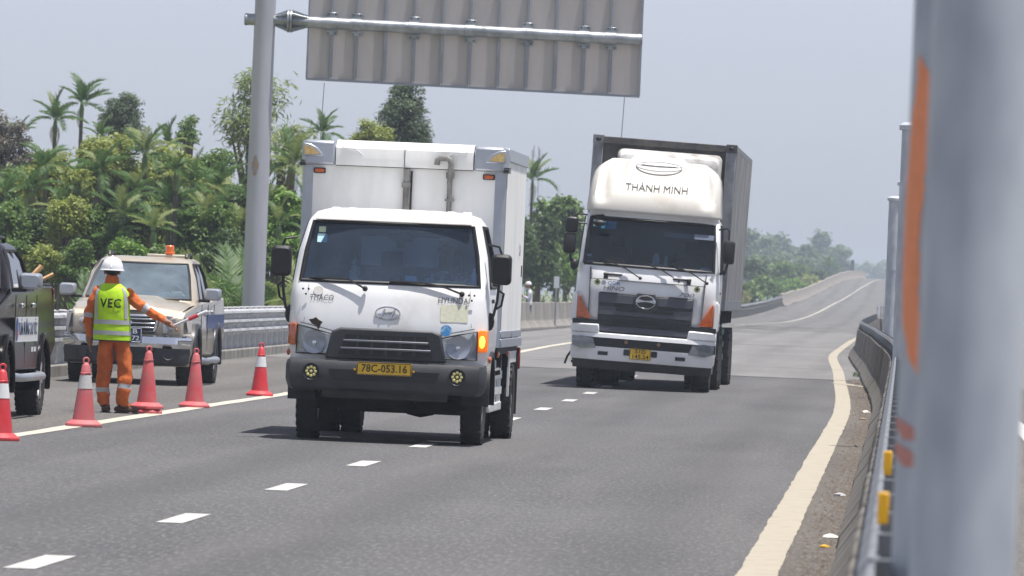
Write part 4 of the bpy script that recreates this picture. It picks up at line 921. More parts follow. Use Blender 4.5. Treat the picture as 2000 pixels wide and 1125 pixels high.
plate(T2, -.02, -1.395, .575, .335, .175, [('51D', -.0, .042, .085, .17), ('145.24', 0, -.04, .085, .26)], PLATEY, PLATEK, tf=lean)
for px_, w_ in ((-.12,.6),(.5,.58),(1.03-.08,.6)):
    wiper([(px_,-1.24,1.79),(px_-.25,-1.2,1.93),(px_-w_,-1.12,2.05)], T2, tf=lean)
# mirrors
for z0, z1, x, wd in ((2.44,2.69,-1.285,.2),(2.1,2.43,-1.3,.2)): mirror(T2, x, -1.0, z0, z1, wd, lean)
mirror(T2, 1.255, -1.0, 2.12, 2.5, .19, lean)
q = B(); q.tube([(-1.05,-.92,2.74),(-1.2,-1.0,2.75),(-1.26,-1.0,2.69)], .014, 6); q.build('mirror_bracket', BLACKP, T2); q = B(); q.tube([(-1.05,-.95,2.6),(-1.18,-1.0,2.6)], .014, 6); q.build('mirror_bracket', BLACKP, T2); q = B(); q.tube([(-1.28,-1.0,2.1),(-1.25,-1.0,1.98),(-1.14,-1.0,1.9)], .02, 6); q.ell((-1.2,-1.0,1.93), (.07,.06,.09), 10, 6); q.build('mirror_arm', BLACKP, T2)
q = B(); q.tube([(1.07,-.92,2.66),(1.2,-1.0,2.69),(1.24,-1.0,2.66),(1.24,-1.0,2.5)], .014, 6); q.build('mirror_bracket', BLACKP, T2); q = B(); q.tube([(1.25,-1.0,2.13),(1.22,-1.0,2.0),(1.13,-1.0,1.95)], .02, 6); q.ell((1.2,-1.0,1.98), (.04,.04,.04), 10, 6); q.build('mirror_arm', BLACKP, T2)
q = B(); q.loft([[(x,-1.12-y,z) for x, y, z in r_] for r_ in ([(-1.0,.0,2.74),(-.98,.06,2.73),(-.9,.05,2.72)],[(-.8,.0,2.78),(-.8,.1,2.76),(-.75,.08,2.74)])]); q.tube([(-.95,-1.05,2.74),(-.85,-1.22,2.68)], .012, 5); q.ell((-.84,-1.25,2.62), (.11,.05,.05), 10, 6); q.build('kerb_mirror', BLACKP, T2)
# roof fairing: sculpted deflector, swept back, with raised centre and shoulder scoops
NX, NZ = 61, 30; grid = []
for j in range(NZ):
    tz = j/(NZ-1); row = []
    hw = np.interp(tz, [0,.55,.75,.86,.94,1], [1.08,1.05,1.02,.97,.9,.82])
    for i in range(NX):
        u = -1+2*i/(NX-1); x = u*hw
        y = -.96+.78*tz**1.9
        z = 2.82+.86*tz**.93
        edge = max(0, abs(u)-.87)/.13
        y += .45*edge**2
        z -= (.05*edge**2)*tz
        sc = math.exp(-((abs(u)-.8)/.08)**2)*max(0, math.sin(math.pi*min(1, max(0, (tz-.12)/.75))))
        y += .17*sc                                             # shoulder scoops
        if abs(u) < .56 and tz > .56:                           # raised centre pod
            k = min(1, (tz-.56)/.25)*min(1, (.56-abs(u))/.1); y -= .05*k; z += .07*k
        row.append((x, y, z))
    grid.append(row)
q = B(); q.add([p for r_ in grid for p in r_], [(j*NX+i, j*NX+i+1, (j+1)*NX+i+1, (j+1)*NX+i) for j in range(NZ-1) for i in range(NX-1)])
fo = q.build('roof_fairing', FAIRW, T2, smooth=60); sm = fo.modifiers.new('solid', 'SOLIDIFY'); sm.thickness = .03; sm.offset = 0
def fair_y(x, z):
    tz = max(0, (z-2.82)/.86)**(1/.93); return -.96+.78*tz**1.9
text_mesh('lettering', 'THÀNH MINH', .155, mat('grey_letter', C(70,71,74), .6, c2=C(110,109,108), vscale=30), T2, (.02,0,3.24), width=1.0, depth=.001, offset=.0,
          warp=lambda x, y, z: lean(x, fair_y(x, z)-.034, z))
q = MB(); q.tf = lean; pts = [Vector((.02+.37*math.cos(a), 0, 3.60+.075*math.sin(a))) for a in np.linspace(0,2*math.pi,41)]
def pod_y(x, z):
    tz = max(0, (z-.07-2.82)/.86)**(1/.93); return -.96+.78*tz**1.9-.055
for p_ in pts: p_.y = pod_y(p_.x, p_.z)-.028
q.tube(pts, .011, 6, False); 
for dz in (.012,): q.tube([Vector((.02+x, pod_y(x,3.6+dz)-.03, 3.6+dz+.02*(x/.36)**2)) for x in np.linspace(-.34,.34,9)], [.005,.012,.016,.018,.02,.018,.016,.012,.005], 6)
q.build('fairing_emblem', mat('pale_chrome', C(190,192,196), .3, .3), T2)
# container with refrigeration unit
K0, K1, KY0, KY1, KZ0, KZ1 = -1.15, 1.2, 1.25, 13.4, 1.36, 4.07
kt = thing('x', (0,0,0), None, None); kt.name = 'reefer_container'; kt.parent = T2
KD = mat('container_grey', C(150,150,154), .6, c2=C(96,95,97), vscale=2.4, stretch=(1,.5,.25), lo=.35, hi=.7, detail=9)
KF = mat('container_frame', C(126,130,138), .6, c2=C(84,84,86), vscale=3, lo=.45, hi=.75)
KDARK = mat('container_dark', C(66,66,70), .7, c2=C(110,106,100), vscale=4, lo=.4, hi=.75)
for x in (K0, K1-.17): B().box(x,x+.17,KY0,KY0+.16,KZ0,KZ1).build('corner_column', KF, kt, bevel=.015)
B().box(K0+.17,K1-.17,KY0+.02,KY0+.12,KZ1-.12,KZ1-.01).build('header_beam', KDARK, kt, bevel=.01)
B().box(K0+.17,K1-.17,KY0+.1,KY0+.16,KZ0,KZ1-.12).build('front_wall', KDARK, kt)
for x in (K0, K1-.17):
    B().box(x-.006,x+.176,KY0-.008,KY0+.17,KZ1-.13,KZ1+.01).build('corner_casting', KF if x < 0 else KDARK, kt, bevel=.008)
    q = B(); q.ell((x+.085,KY0-.01,KZ1-.065), (.045,.012,.035), 12, 6); q.build('casting_hole', BLACKP, kt)
for x in (K0, K1):
    q = B(); n_ = 84
    pr = [(x-(.014 if (k//2) % 2 else -.004)*(1 if x > 0 else -1), KY0+.16+(KY1-KY0-.3)*k/n_) for k in range(n_+1)]
    for k in range(n_): q.add([(pr[k][0],pr[k][1],KZ0+.16),(pr[k+1][0],pr[k+1][1],KZ0+.16),(pr[k+1][0],pr[k+1][1],KZ1-.1),(pr[k][0],pr[k][1],KZ1-.1)], [(0,1,2,3)])
    q.build('side_wall', KD, kt, smooth=0)
    s = 1 if x > 0 else -1
    B().box(x-.05*(s > 0)-.0,x+.05*(s < 0)+.0,KY0+.16,KY1,KZ1-.1,KZ1-.0).build('top_rail', KF, kt, bevel=.008); B().box(min(x,x-s*.06),max(x,x-s*.06),KY0+.16,KY1,KZ0,KZ0+.16).build('bottom_rail', KF, kt, bevel=.008)
    B().box(min(x,x-s*.15),max(x,x-s*.15),KY1-.14,KY1,KZ0,KZ1).build('rear_column', KF, kt, bevel=.01)
B().box(K0+.06,K1-.06,KY0+.1,KY1,KZ1-.05,KZ1-.02).build('container_roof', KD, kt); B().box(K0+.1,K1-.1,KY1-.06,KY1-.01,KZ0,KZ1-.05).build('rear_door', KD, kt); B().box(K0+.06,K1-.06,KY0+.1,KY1,KZ0+.02,KZ0+.1).build('container_floor', UNDER, kt)
u = B(); u.loft([[(x,KY0-d,z) for x, z in rrect(hw,hh,.1,4,.12,zc)] for d, hw, hh, zc in ((-.1,.86,.62,3.27),(.1,.85,.6,3.27),(.3,.8,.55,3.24),(.36,.66,.46,3.2))]); u.build('cooling_unit', mat('unit_white', C(205,204,202), .5, c2=C(120,112,106), vscale=2.5, lo=.48, hi=.75), kt)
for s in (-1, 1):
    q = B(); q.hexa([(.12+s*.6,KY0-.33,3.3),(.12+s*.84,KY0-.12,3.3),(.12+s*.84,KY0-.1,3.3),(.12+s*.6,KY0-.3,3.3)], [(.12+s*.62,KY0-.34,3.66),(.12+s*.84,KY0-.13,3.62),(.12+s*.84,KY0-.1,3.62),(.12+s*.62,KY0-.3,3.66)]); q.build('unit_grille', BLACKP, kt)
text_mesh('lettering', 'THERMO KING', .14, PLATEK, kt, (.13,KY0-.372,3.63), width=.95, depth=.004, warp=lambda x, y, z: lean(x, KY0-.345, z), offset=.006)
# trailer and tractor running gear
q = B(); q.box(-.45,-.3,-.9,7,.72,.95).box(.3,.45,-.9,7,.72,.95).box(-.4,-.25,2,13.2,1.05,1.34).box(.25,.4,2,13.2,1.05,1.34)
for y in (-.8,.6,2,3.4,5,7,9,11,13): q.box(-1.0,1.05,y-.06,y+.06,1.12,1.33) if y > 1.9 else q.box(-.4,.4,y-.06,y+.06,.76,.92)
q.build('chassis_frame', UNDER, T2)
en = MB().box(-.4,.4,-.8,.9,.55,1.3).hexa([(-.25,-.4,.42),(.25,-.4,.42),(.2,.5,.42),(-.2,.5,.42)], [(-.4,-.6,.6),(.4,-.6,.6),(.4,.7,.6),(-.4,.7,.6)]); en.build('engine_block', UNDER, T2, bevel=.04)
ax = MB().box(-.9,.9,-.07,.07,.36,.52); ax.build('front_axle', UNDER, T2)
for y in (3.3,4.6,10.6,11.9): MB().lathe([(.08,-.9),(.08,-.2),(.24,-.14),(.26,0),(.24,.14),(.08,.2),(.08,.9)], (0,y,.5), 'x', 14).build('rear_axle', UNDER, T2)
for s in (-1, 1):
    wheel('wheel', .5, .29, T2, s*.93, 0, s, .28, TRIM)
    for y in (3.3,4.6,10.6,11.9): wheel('wheel', .5, .26, T2, s*1.0, y, s, .28, TRIM, treads=18); wheel('wheel', .5, .26, T2, s*.7, y, s, .28, TRIM, treads=18)
    MB().prism([(-.75,.6),(-.62,1.0),(.62,1.0),(.75,.6),(.68,.6),(.56,.93),(-.56,.93),(-.68,.6)], s*.76, s*1.12, 'x').build('wheel_arch', BLACKP, T2)
    st = MB()
    for k, z in enumerate((.42,.66,.9)): st.box(s*1.02-.12,s*1.02+.12,-.95,-.6,z-.02,z+.02)
    st.build('cab_step', PLAST, T2)
    MB().box(s*.85-.25,s*.85+.25,1.0,2.3,.5,1.05).build('fuel_tank', mat('tank_metal', C(120,128,130), .45, .5, var=.3, vscale=4), T2, bevel=.06)
    q = MB()
    for z in (.5,.72,.94): q.box(s*1.02-.02,s*1.02+.02,6.2,9.6,z-.05,z+.05)
    for y in (6.4,7.8,9.4): q.box(s*1.0-.03,s*1.0+.0,y-.05,y+.05,.45,1.1)
    q.build('side_guard', mat('green_guard', C(70,100,96), .6, var=.3, vscale=4), T2, bevel=.01)
    MB().hexa([(s*1.04-.02,2.4,.62),(s*1.04+.02,2.4,.62),(s*1.04+.02,2.46,.62),(s*1.04-.02,2.46,.62)], [(s*1.08-.06,2.3,1.28),(s*1.08+.06,2.3,1.28),(s*1.08+.06,2.46,1.28),(s*1.08-.06,2.46,1.28)]).build('hose_bracket', mat('pale_green', C(120,165,150), .6), T2)
q = MB()
for k in range(7): q.tube([Vector((1.1,-.05+.025*math.cos(a),.34+.085*k+.04*math.sin(a))) for a in np.linspace(0,2*math.pi,9)], .012, 5, False)
q.build('tyre_chain', GALV, T2)
MB().tube([(-1.12,-.9,.62),(-1.2,-.95,.5),(-1.24,-.95,.38)], .02, 6).build('step_lever', BLACKP, T2)
# =================================================== pickups
def pickup(name, loc, label, paint_m, lower_m, dims, screen_m, front=True):
    """double-cab pickup facing the camera (-y). local origin: ground under the front axle, centre line"""
    t = thing(name, loc, label, 'pickup truck')
    hw, wb, rw = dims['hw'], dims['wb'], dims['rw']; zh, zb, zr, sill = dims['zh'], dims['zb'], dims['zr'], dims['sill']
    fr, tail = -.88, wb+1.15
    def arch(yc, r_, a0, a1, n_=9): return [(yc+r_*math.cos(a), rw+r_*math.sin(a)) for a in np.linspace(a0, a1, n_)]
    ra = rw+.09
    # body sides (with wheel arches) as one lofted slab: profile y,z
    prof = [(fr+.05,sill+.12),(fr,sill+.3),(fr+.02,zh-.12),(fr+.12,zh-.03),(.62,zb),(wb-.62,zb+.02),(wb-.6,zb+.07),(tail-.02,zb+.07),(tail,zb-.1),(tail-.02,sill+.25)]
    prof += [(wb+ra+.05,sill+.05)]+arch(wb, ra, R(-15), R(195))+[(wb-ra-.05,sill),(ra+.05,sill)]+arch(0, ra, R(-15), R(195))
    def bodyx(x, y, z):
        k = 1-.06*max(0, (z-.85)/.5)**2-.05*max(0, (.5-z)/.3)-.16*max(0, (-.35-y)/.55)**2
        return (x*k, y, z)
    b = MB(); b.prism(prof, -hw, hw, 'x'); 
    # subdivide the slab across x so that the nose can taper
    bb = b.xf(bodyx).build('body', paint_m, t, bevel=.045, seg=3)
    # flared arches
    for s in (-1, 1):
        for yc in (0, wb):
            A = arch(yc, ra+.05, R(-12), R(192), 13); Bq = arch(yc, ra-.01, R(192), R(-12), 13)
            q = MB().prism(A+Bq, s*(hw-.03), s*(hw+.035), 'x'); q.xf(lambda x, y, z: (x*(1-.12*max(0, (-.35-y)/.55)**2), y, z)); q.build('wheel_arch', lower_m, t, bevel=.02)
        wheel('wheel', rw, .25, t, s*(hw-.13), 0, s, rw*.6, TRIM if not dims.get('alloy') else dims['alloy'], 6, 30); wheel('wheel', rw, .25, t, s*(hw-.13), wb, s, rw*.6, TRIM if not dims.get('alloy') else dims['alloy'], 6, 30)
        MB().tube([(s*(hw-.02),ra+.02,sill-.06),(s*(hw+.07),ra+.15,sill-.07),(s*(hw+.07),wb-ra-.15,sill-.07),(s*(hw-.02),wb-ra-.02,sill-.06)], .045, 10).build('side_step', dims.get('step', SILV), t)
        for y0 in (1.15,2.12):
            MB().box(s*(hw*.985)-.02,s*(hw*.985)+.025,y0,y0+.17,zb-.16,zb-.115).build('door_handle', dims.get('handle', SILV), t, bevel=.012)
        for y0 in (.55,1.48,2.4): MB().box(s*hw-.004,s*hw+.004,y0-.005,y0+.005,sill+.08,zb-.03).build('door_gap', BLACKP, t)
        mz = zb+.12; q = MB().loft([[(s*(hw+.14)+a,.62+d,mz+c_) for a, c_ in rrect(.12*k,.085*k,.04*k,4)] for d, k in ((-.1,.7),(-.05,.97),(.03,1),(.06,.92))]); q.build('mirror', dims['mirror'], t)
        MB().box(min(s*(hw-.06),s*(hw+.1)),max(s*(hw-.06),s*(hw+.1)),.6,.66,mz-.115,mz-.07).build('mirror_arm', BLACKP, t, bevel=.01)
        MB().prism(rrect(.05,.17,.03,3,0,0), 0, .04).xf(lambda x, y, z: (s*(hw-.09)+x, tail-.02+y, zb-.12+z)).build('tail_lamp', mat('red_lens', C(130,20,16), .25), t)
    nf = 9
    g = [ring(hw*.93,.28,2.55,zb-.02,hw*.84,.2,.1,nf,(.72,2.3)), ring(hw*.925,.32,2.54,zb+.03,hw*.83,.2,.1,nf,(.78,2.3)), ring(hw*.83,.74,2.46,(zb+zr)/2+.06,hw*.75,.18,.1,nf,(1.0,2.26)), ring(hw*.755,1.06,2.38,zr-.09,hw*.68,.16,.09,nf,(1.25,2.2)),
         ring(hw*.73,1.14,2.36,zr-.05,hw*.65,.16,.09,nf), ring(hw*.66,1.28,2.28,zr-.01,hw*.58,.14,.07,nf), ring(hw*.45,1.45,2.1,zr+.005,hw*.4,.1,.03,nf)]
    cab_shell('cab', g, nf, paint_m, t, {1, 2}, screen_m, SIDEG, gask=.018)
    for s in (-1, 1): 
        q = MB().hexa([(s*hw*.93-.02,1.5,zb+.02),(s*hw*.93+.01,1.5,zb+.02),(s*hw*.93+.01,1.58,zb+.02),(s*hw*.93-.02,1.58,zb+.02)], [(s*hw*.755-.02,1.66,zr-.08),(s*hw*.755+.01,1.66,zr-.08),(s*hw*.755+.01,1.74,zr-.08),(s*hw*.755-.02,1.74,zr-.08)]); q.build('door_pillar', BLACKP, t)
        q = MB().tube([(s*hw*.62,1.45,zr+.0),(s*hw*.62,1.5,zr+.045),(s*hw*.62,2.1,zr+.045),(s*hw*.62,2.15,zr-.0)], .022, 6); q.build('roof_rack', BLACKP, t)
    for x in (-.4,.4):
        s_ = MB().loft([[(a,b_,z) for a, b_ in rrect(.22,.07,.05,3,x,1.5+.15*(z-1.1))] for z in (.8,zb+.2,zb+.33)]); s_.loft([[(a,b_,z) for a, b_ in rrect(.12,.05,.04,3,x,1.58)] for z in (zb+.35,zb+.42,zb+.5)]); s_.build('seat', SEAT, t)
    MB().box(-.7,.7,.62,.95,zb-.15,zb+.02).build('dashboard', mat('dash_grey', C(90,98,104), .7), t, bevel=.04)
    q = MB(); cc = Vector((.4,1.05,zb+.06)); q.tube([cc+Vector((.18*math.cos(a),.08*math.sin(a),.17*math.sin(a))) for a in np.linspace(0,2*math.pi,19)], .016, 6, False); q.build('steering_wheel', BLACKP, t)
    # load bed: inner liner and rails
    MB().box(-hw*.8,hw*.8,2.62,tail-.1,zb-.38,zb-.34).build('bed_floor', BLACKP, t)
    for s in (-1, 1): MB().box(s*hw*.87-.05,s*hw*.87+.05,2.56,tail-.05,zb+.065,zb+.095).build('bed_rail', BLACKP, t, bevel=.012)
    MB().box(-hw*.85,hw*.85,tail-.0,tail+.03,sill+.3,zb+.02).build('tailgate', paint_m, t)
    MB().box(-hw*.7,hw*.7,-.6,tail-.2,.3,.45).build('underframe', UNDER, t)
    MB().box(-hw*.9,hw*.9,tail,tail+.14,.42,.56).build('rear_bumper', CHROME, t, bevel=.03)
    if front:
        # bonnet with centre rise
        rings_ = []
        for y, z, k in ((fr+.04,zh-.1,.78),(fr+.1,zh-.02,.84),(-.4,zh+.05,.9),(.1,zb-.04,.93),(.42,zb+.0,.9)):
            rings_.append([(hw*k*u, y+.05*u*u, z+.05*(1-u*u)+(.03 if abs(u) < .45 else 0)) for u in np.linspace(-1, 1, 13)])
        MB().loft(rings_, False, False).build('bonnet', paint_m, t)
        MB().prism([(-.46,zh-.08),(.46,zh-.08),(.4,zh-.34),(-.4,zh-.34)], fr-.06, fr+.05).build('grille_frame', CHROME, t, bevel=.03)
        MB().prism([(-.41,zh-.11),(.41,zh-.11),(.36,zh-.31),(-.36,zh-.31)], fr-.07, fr-.05).build('grille_opening', BLACKP, t)
        for k in range(3): MB().box(-.4+.015*k,.4-.015*k,fr-.085,fr-.065,zh-.155-.058*k,zh-.135-.058*k).build('grille_bar', CHROME, t, bevel=.006)
        q = MB(); q.ell((0,fr-.09,zh-.2), (.075,.015,.035), 14, 8); q.build('emblem', CHROME, t)
        for s in (-1, 1):
            def wq(x, y, z): return (x, y+max(0, abs(x)-.45)**2*1.0, z)
            P_ = [(s*a, z) for a, z in ((.48,zh-.09),(.84,zh-.1),(.86,zh-.3),(.5,zh-.33))][::s]
            MB().prism(P_, fr-.025, fr+.02).xf(wq).build('headlight_bowl', REFLECTOR, t); MB().prism([(a*1.01,z) for a, z in P_], fr-.06, fr-.055).xf(wq).build('headlight', CLEAR, t)
            MB().lathe([(.07,fr-.05),(.072,fr-.03),(.02,fr-.028)], (s*.62,0,zh-.21), 'y', 16).xf(wq).build('lamp_ring', CHROME, t)
            MB().prism([(s*a, z) for a, z in ((.8,zh-.1),(.87,zh-.1),(.88,zh-.3),(.84,zh-.31))][::s], fr-.065, fr+.02).xf(wq).build('turn_signal', mat('clear_turn', C(205,200,195), .3), t)
            MB().lathe([(.03,fr-.2),(.07,fr-.2),(.08,fr-.215),(.08,fr-.19)], (s*.6,0,zh-.62), 'y', 16).xf(wq).build('fog_lamp', PLAST, t)
        def bw(z, w_, y): return [(a, y+.55*max(0, abs(a)-.45)**2*1.6, z) for a in np.linspace(-w_, w_, 17)]
        MB().loft([bw(zh-.36,.86,fr-.1),bw(zh-.385,.9,fr-.17),bw(zh-.48,.9,fr-.185),bw(zh-.54,.88,fr-.15)], False, False).build('chrome_bumper', CHROME, t)
        MB().loft([bw(zh-.53,.88,fr-.14),bw(zh-.6,.89,fr-.16),bw(zh-.74,.87,fr-.14),bw(zh-.78,.8,fr-.05)], False, False).build('bumper_lower', PLAST, t)
        MB().prism([(-.42,zh-.57),(.42,zh-.57),(.38,zh-.7),(-.38,zh-.7)], fr-.175, fr-.15).build('bumper_intake', BLACKP, t)
        wiper([(.12,.36,zb+.03),(.3,.42,zb+.075),(.62,.47,zb+.06)], t); wiper([(-.5,.36,zb+.03),(-.2,.4,zb+.075),(.1,.42,zb+.06)], t)
    return t
GOLD = mat('champagne_paint', C(196,186,170), .3, .25, c2=C(172,160,142), vscale=1.5, coat=.7)
DKGR = mat('dark_lower_paint', C(44,48,56), .35, .2, coat=.4, var=.2, vscale=3)
ALLOY = mat('alloy_rim', C(205,206,208), .3, .7, var=.15, vscale=8)
SPK = pickup('pickup_truck', (-10.76, 102.5, 0), 'champagne coloured pickup with orange roof beacon parked facing us behind the flagman', GOLD, DKGR,
             dict(hw=.89, wb=3.0, rw=.37, zh=1.06, zb=1.17, zr=1.79, sill=.42, mirror=SILV), SCREEN3)
BEAC = mat('orange_beacon', C(235,110,20), .3, coat=.6, var=.15, vscale=30)
MB().box(-.02,.52,1.5,1.62,1.79,1.835).build('beacon_bar', mat('beige_bar', C(190,184,170), .6), SPK, bevel=.015)
MB().lathe([(.075,1.835),(.075,1.86),(.062,1.865),(.06,1.95),(.045,1.965),(.005,1.966)], (.3,1.56,0), seg=18).build('beacon', BEAC, SPK)
PLB = mat('blue_plate', C(30,52,96), .5, var=.15, vscale=10); PLW = mat('white_plate_ink', C(230,232,235), .6)
plate(SPK, .06, -1.085, .69, .32, .2, [('51B', .0, .048, .09, .2), ('70.72', .01, -.045, .09, .24)], PLB, PLW)
MB().box(-.05,.17,-1.08,-1.07,.545,.575).build('plate_step', SILV, SPK)
BLUES = mat('blue_stripe', C(52,84,150), .4, .2, coat=.5, var=.15, vscale=5)
MB().box(  .882,.8945,1.4,3.95,.8,1.0).build('side_stripe', BLUES, SPK); MB().box(-.8945,-.882,1.4,3.95,.8,1.0).build('side_stripe', BLUES, SPK)
for i, (x, z, c_) in enumerate(((.35,1.27,C(150,205,220)),(.1,1.26,C(120,190,210)),(.52,1.29,C(220,225,205)))): MB().hexa([(x-.1,.62,z-.04),(x+.1,.62,z-.04),(x+.1,.8,z-.04),(x-.1,.8,z-.04)], [(x-.08,.66,z+.02),(x+.05,.66,z+.03),(x+.05,.74,z+.02),(x-.08,.74,z+.01)]).build('dash_paper', mat('dash3_%d' % i, c_, .7), SPK)

BLK = mat('dark_gloss_paint', C(22,19,21), .22, .0, coat=.0, spec=.14, var=.1, vscale=3)
BPK = pickup('pickup_truck', (-10.13, 75.25, 0), 'glossy black patrol pickup with a lettered white door panel cut by the left edge', BLK, BLK,
             dict(hw=.925, wb=3.15, rw=.375, zh=1.1, zb=1.32, zr=1.84, sill=.5, mirror=SILV, alloy=ALLOY, handle=CHROME), SCREEN2)
BOARD = mat('door_sign_white', C(222,226,230), .5, var=.06, vscale=6); INK = mat('sign_ink', C(34,52,84), .6)
sg = MB().box(.922,.9345,.55,2.52,.80,1.06).build('door_sign', BOARD, BPK)
text_mesh('lettering', 'TUẦN ĐƯỜNG CAO TỐC', .19, INK, sg, (.936,1.62,.93), width=1.6, rot=(R(90),0,R(90)), depth=.002, offset=.0)
MB().lathe([(.12,.934),(.12,.937),(.01,.937)], (0,.68,.93), 'x', 20).build('round_crest', mat('crest_blue', C(70,110,180), .5, c2=C(200,90,80), vscale=14, lo=.5, hi=.6), sg)
MB().box(.922,.93,2.05,2.2,.69,.74).box(.922,.93,2.28,2.45,.69,.74).build('small_sticker', BOARD, BPK)
WOODM = mat('bare_timber', C(205,170,125), .8, c2=C(170,130,90), vscale=8, stretch=(6,6,1))
for p0, p1, lab, r_ in (((-9.7,78.3,1.1),(-9.27,78.5,1.6),'thick upright timber stake leaning out of the black pickup bed',.035),((-9.75,78.7,1.2),(-9.2,79.0,1.52),'thinner timber stake lying lower across the black pickup bed',.024)):
    a, b_ = Vector(p0), Vector(p1); o = MB().tube([Vector((0,0,0)),(b_-a)*.5+Vector((.004,0,0)),b_-a], [r_,r_*.95,r_*.9], 7).build('timber_stake', WOODM); o.location = a; tag(o, lab, 'stake')

# =================================================== traffic cones
CR = mat('cone_red', C(205,44,52), .5, c2=C(190,70,76), vscale=5); CRF = mat('faded_cone_red', C(196,92,98), .65, c2=C(178,112,112), vscale=5); CRM = mat('worn_cone_red', C(198,74,82), .65, c2=C(180,108,108), vscale=6)
CW = mat('cone_white', C(222,222,224), .5, var=.12, vscale=8); CWG = mat('dusty_cone_white', C(200,200,200), .6, var=.2, vscale=8)
def cone(x, y, label, m_, band, z=0, sc=1.0, rz=0, base=True):
    t = thing('traffic_cone', (x, y, z), label, 'traffic cone', 'traffic cones along the left edge line', rz); t.scale = (sc, sc, sc)
    oc = [(.19*math.cos(a)*1.0, .19*math.sin(a)) for a in np.linspace(R(22.5), R(382.5), 8, endpoint=False)]
    MB().loft([[(a*k, b_*k, h) for a, b_ in oc] for h, k in ((0,1.0),(.03,1.0),(.055,.8),(.07,.68))]).build('base', m_, t, bevel=.008)
    r_ = lambda h: .115-.075*(h-.07)/.55
    MB().lathe([(r_(.07),.068),(r_(.13),.13),(r_(.34)+.001,.34),(r_(.62),.62),(.03,.635),(.018,.645)], seg=28).build('shell', m_, t)
    if band: MB().lathe([(r_(.385)+.001,.385),(r_(.385)+.004,.386),(r_(.52)+.004,.519),(r_(.52)+.001,.52)], seg=28, cap=False).build('white_band', band, t)
    MB().lathe([(r_(.5)+.002,.545),(r_(.5)-.004,.55),(r_(.5)-.004,.556)], seg=28, cap=False).build('shell_seam', m_, t)
    MB().tube([Vector((.028*math.cos(a),0,.668+.028*math.sin(a))) for a in np.linspace(0,2*math.pi,15)], .011, 8, False).build('loop_handle', m_, t)
    return t
cone(-8.17, 66.5, 'red cone with clean white band cut off by the left picture edge', CR, CW, rz=.2)
cone(-8.2, 73.6, 'faded pinkish cone with dusty white band nearest the flagman on his left', CRF, CWG, rz=.4)
cone(-8.4, 81.7, 'lower plain red cone of the stacked pair right beside the flagman', CRM, None, rz=.1)
cone(-8.4, 81.7, 'upper plain red cone stacked on another right beside the flagman', CRM, None, z=.055, rz=.5)
cone(-8.33, 86.5, 'plain worn red cone without band in front of the champagne pickup wheel', CRM, None, rz=.3)
cone(-8.43, 96.5, 'bright red cone with white band standing alone beside the box truck', CR, CW, rz=.15)

# =================================================== people
ORG = mat('orange_coverall', C(214,112,48), .85, c2=C(176,84,36), vscale=7, bump=.8, bscale=14); REFB = mat('reflective_tape', C(176,178,182), .5, .1, var=.15, vscale=12)
SHOE = mat('brown_shoe', C(88,60,48), .7, var=.3, vscale=12); VESTM = mat('lime_vest', C(190,235,20), .7, c2=C(168,214,16), vscale=6, bump=.35, bscale=12)
def hand_chain(J, E_, base, tag_, palm, dirv, side, spread=.017, L=.05, curl=Vector((0,0,-.03))):
    d = Vector(dirv).normalized(); s_ = Vector(side).normalized()
    for f in range(4):
        ln = L*(1-.12*abs(f-1.3)); p0 = Vector(palm)+s_*(f-1.5)*spread+d*.03
        J['%sk%d' % (tag_, f)] = (tuple(p0),.0105); J['%sm%d' % (tag_, f)] = (tuple(p0+d*ln*.55+curl*.35),.0095); J['%st%d' % (tag_, f)] = (tuple(p0+d*ln*.85+curl),.008)
        E_ += [(base,'%sk%d' % (tag_, f)),('%sk%d' % (tag_, f),'%sm%d' % (tag_, f)),('%sm%d' % (tag_, f),'%st%d' % (tag_, f))]
    J[tag_+'u1'] = (tuple(Vector(palm)-s_*.045+d*.0),.011); J[tag_+'u2'] = (tuple(Vector(palm)-s_*.055+d*.035+curl*.3),.009); E_ += [(base,tag_+'u1'),(tag_+'u1',tag_+'u2')]
WK = thing('person', (-8.66, 81.2, 0), 'flagman in orange coveralls, lime vest and white helmet seen from behind, arm pointing right', 'person')
J = {'pel': ((-.09,0,.9),(.145,.105)), 'bel': ((-.1,.0,1.05),(.135,.1)), 'che': ((-.12,.0,1.24),(.155,.1)), 'upc': ((-.125,.0,1.36),(.13,.085)), 'nb': ((-.13,.0,1.45),.06), 'ne': ((-.135,.015,1.5),.052),
     'h1': ((-.14,.03,1.555),(.066,.08)), 'h2': ((-.14,.025,1.62),(.072,.088)), 'h3': ((-.14,.02,1.68),(.05,.06)),
     'shl': ((-.3,.0,1.36),.068), 'ell': ((-.385,-.0,1.06),.062), 'wrl': ((-.365,.05,.82),.046), 'hal': ((-.36,.06,.755),(.026,.042)),
     'shr': ((.03,.0,1.36),.07), 'mar': ((.12,-.01,1.26),.062), 'elr': ((.27,-.02,1.165),.062), 'wrr': ((.5,-.06,1.035),.044), 'har': ((.56,-.07,1.005),(.026,.04)),
     'hil': ((-.17,.0,.84),.115), 'knl': ((-.185,.0,.46),.088), 'cal': ((-.195,-.02,.28),.084), 'anl': ((-.17,.0,.11),.072), 'tol': ((-.13,.1,.038),(.046,.036)),
     'hir': ((-.01,.0,.84),.118), 'knr': ((.065,-.02,.46),.09), 'car': ((.055,-.05,.28),.088), 'anr': ((.03,-.02,.11),.074), 'tor': ((.15,.0,.038),(.046,.036))}
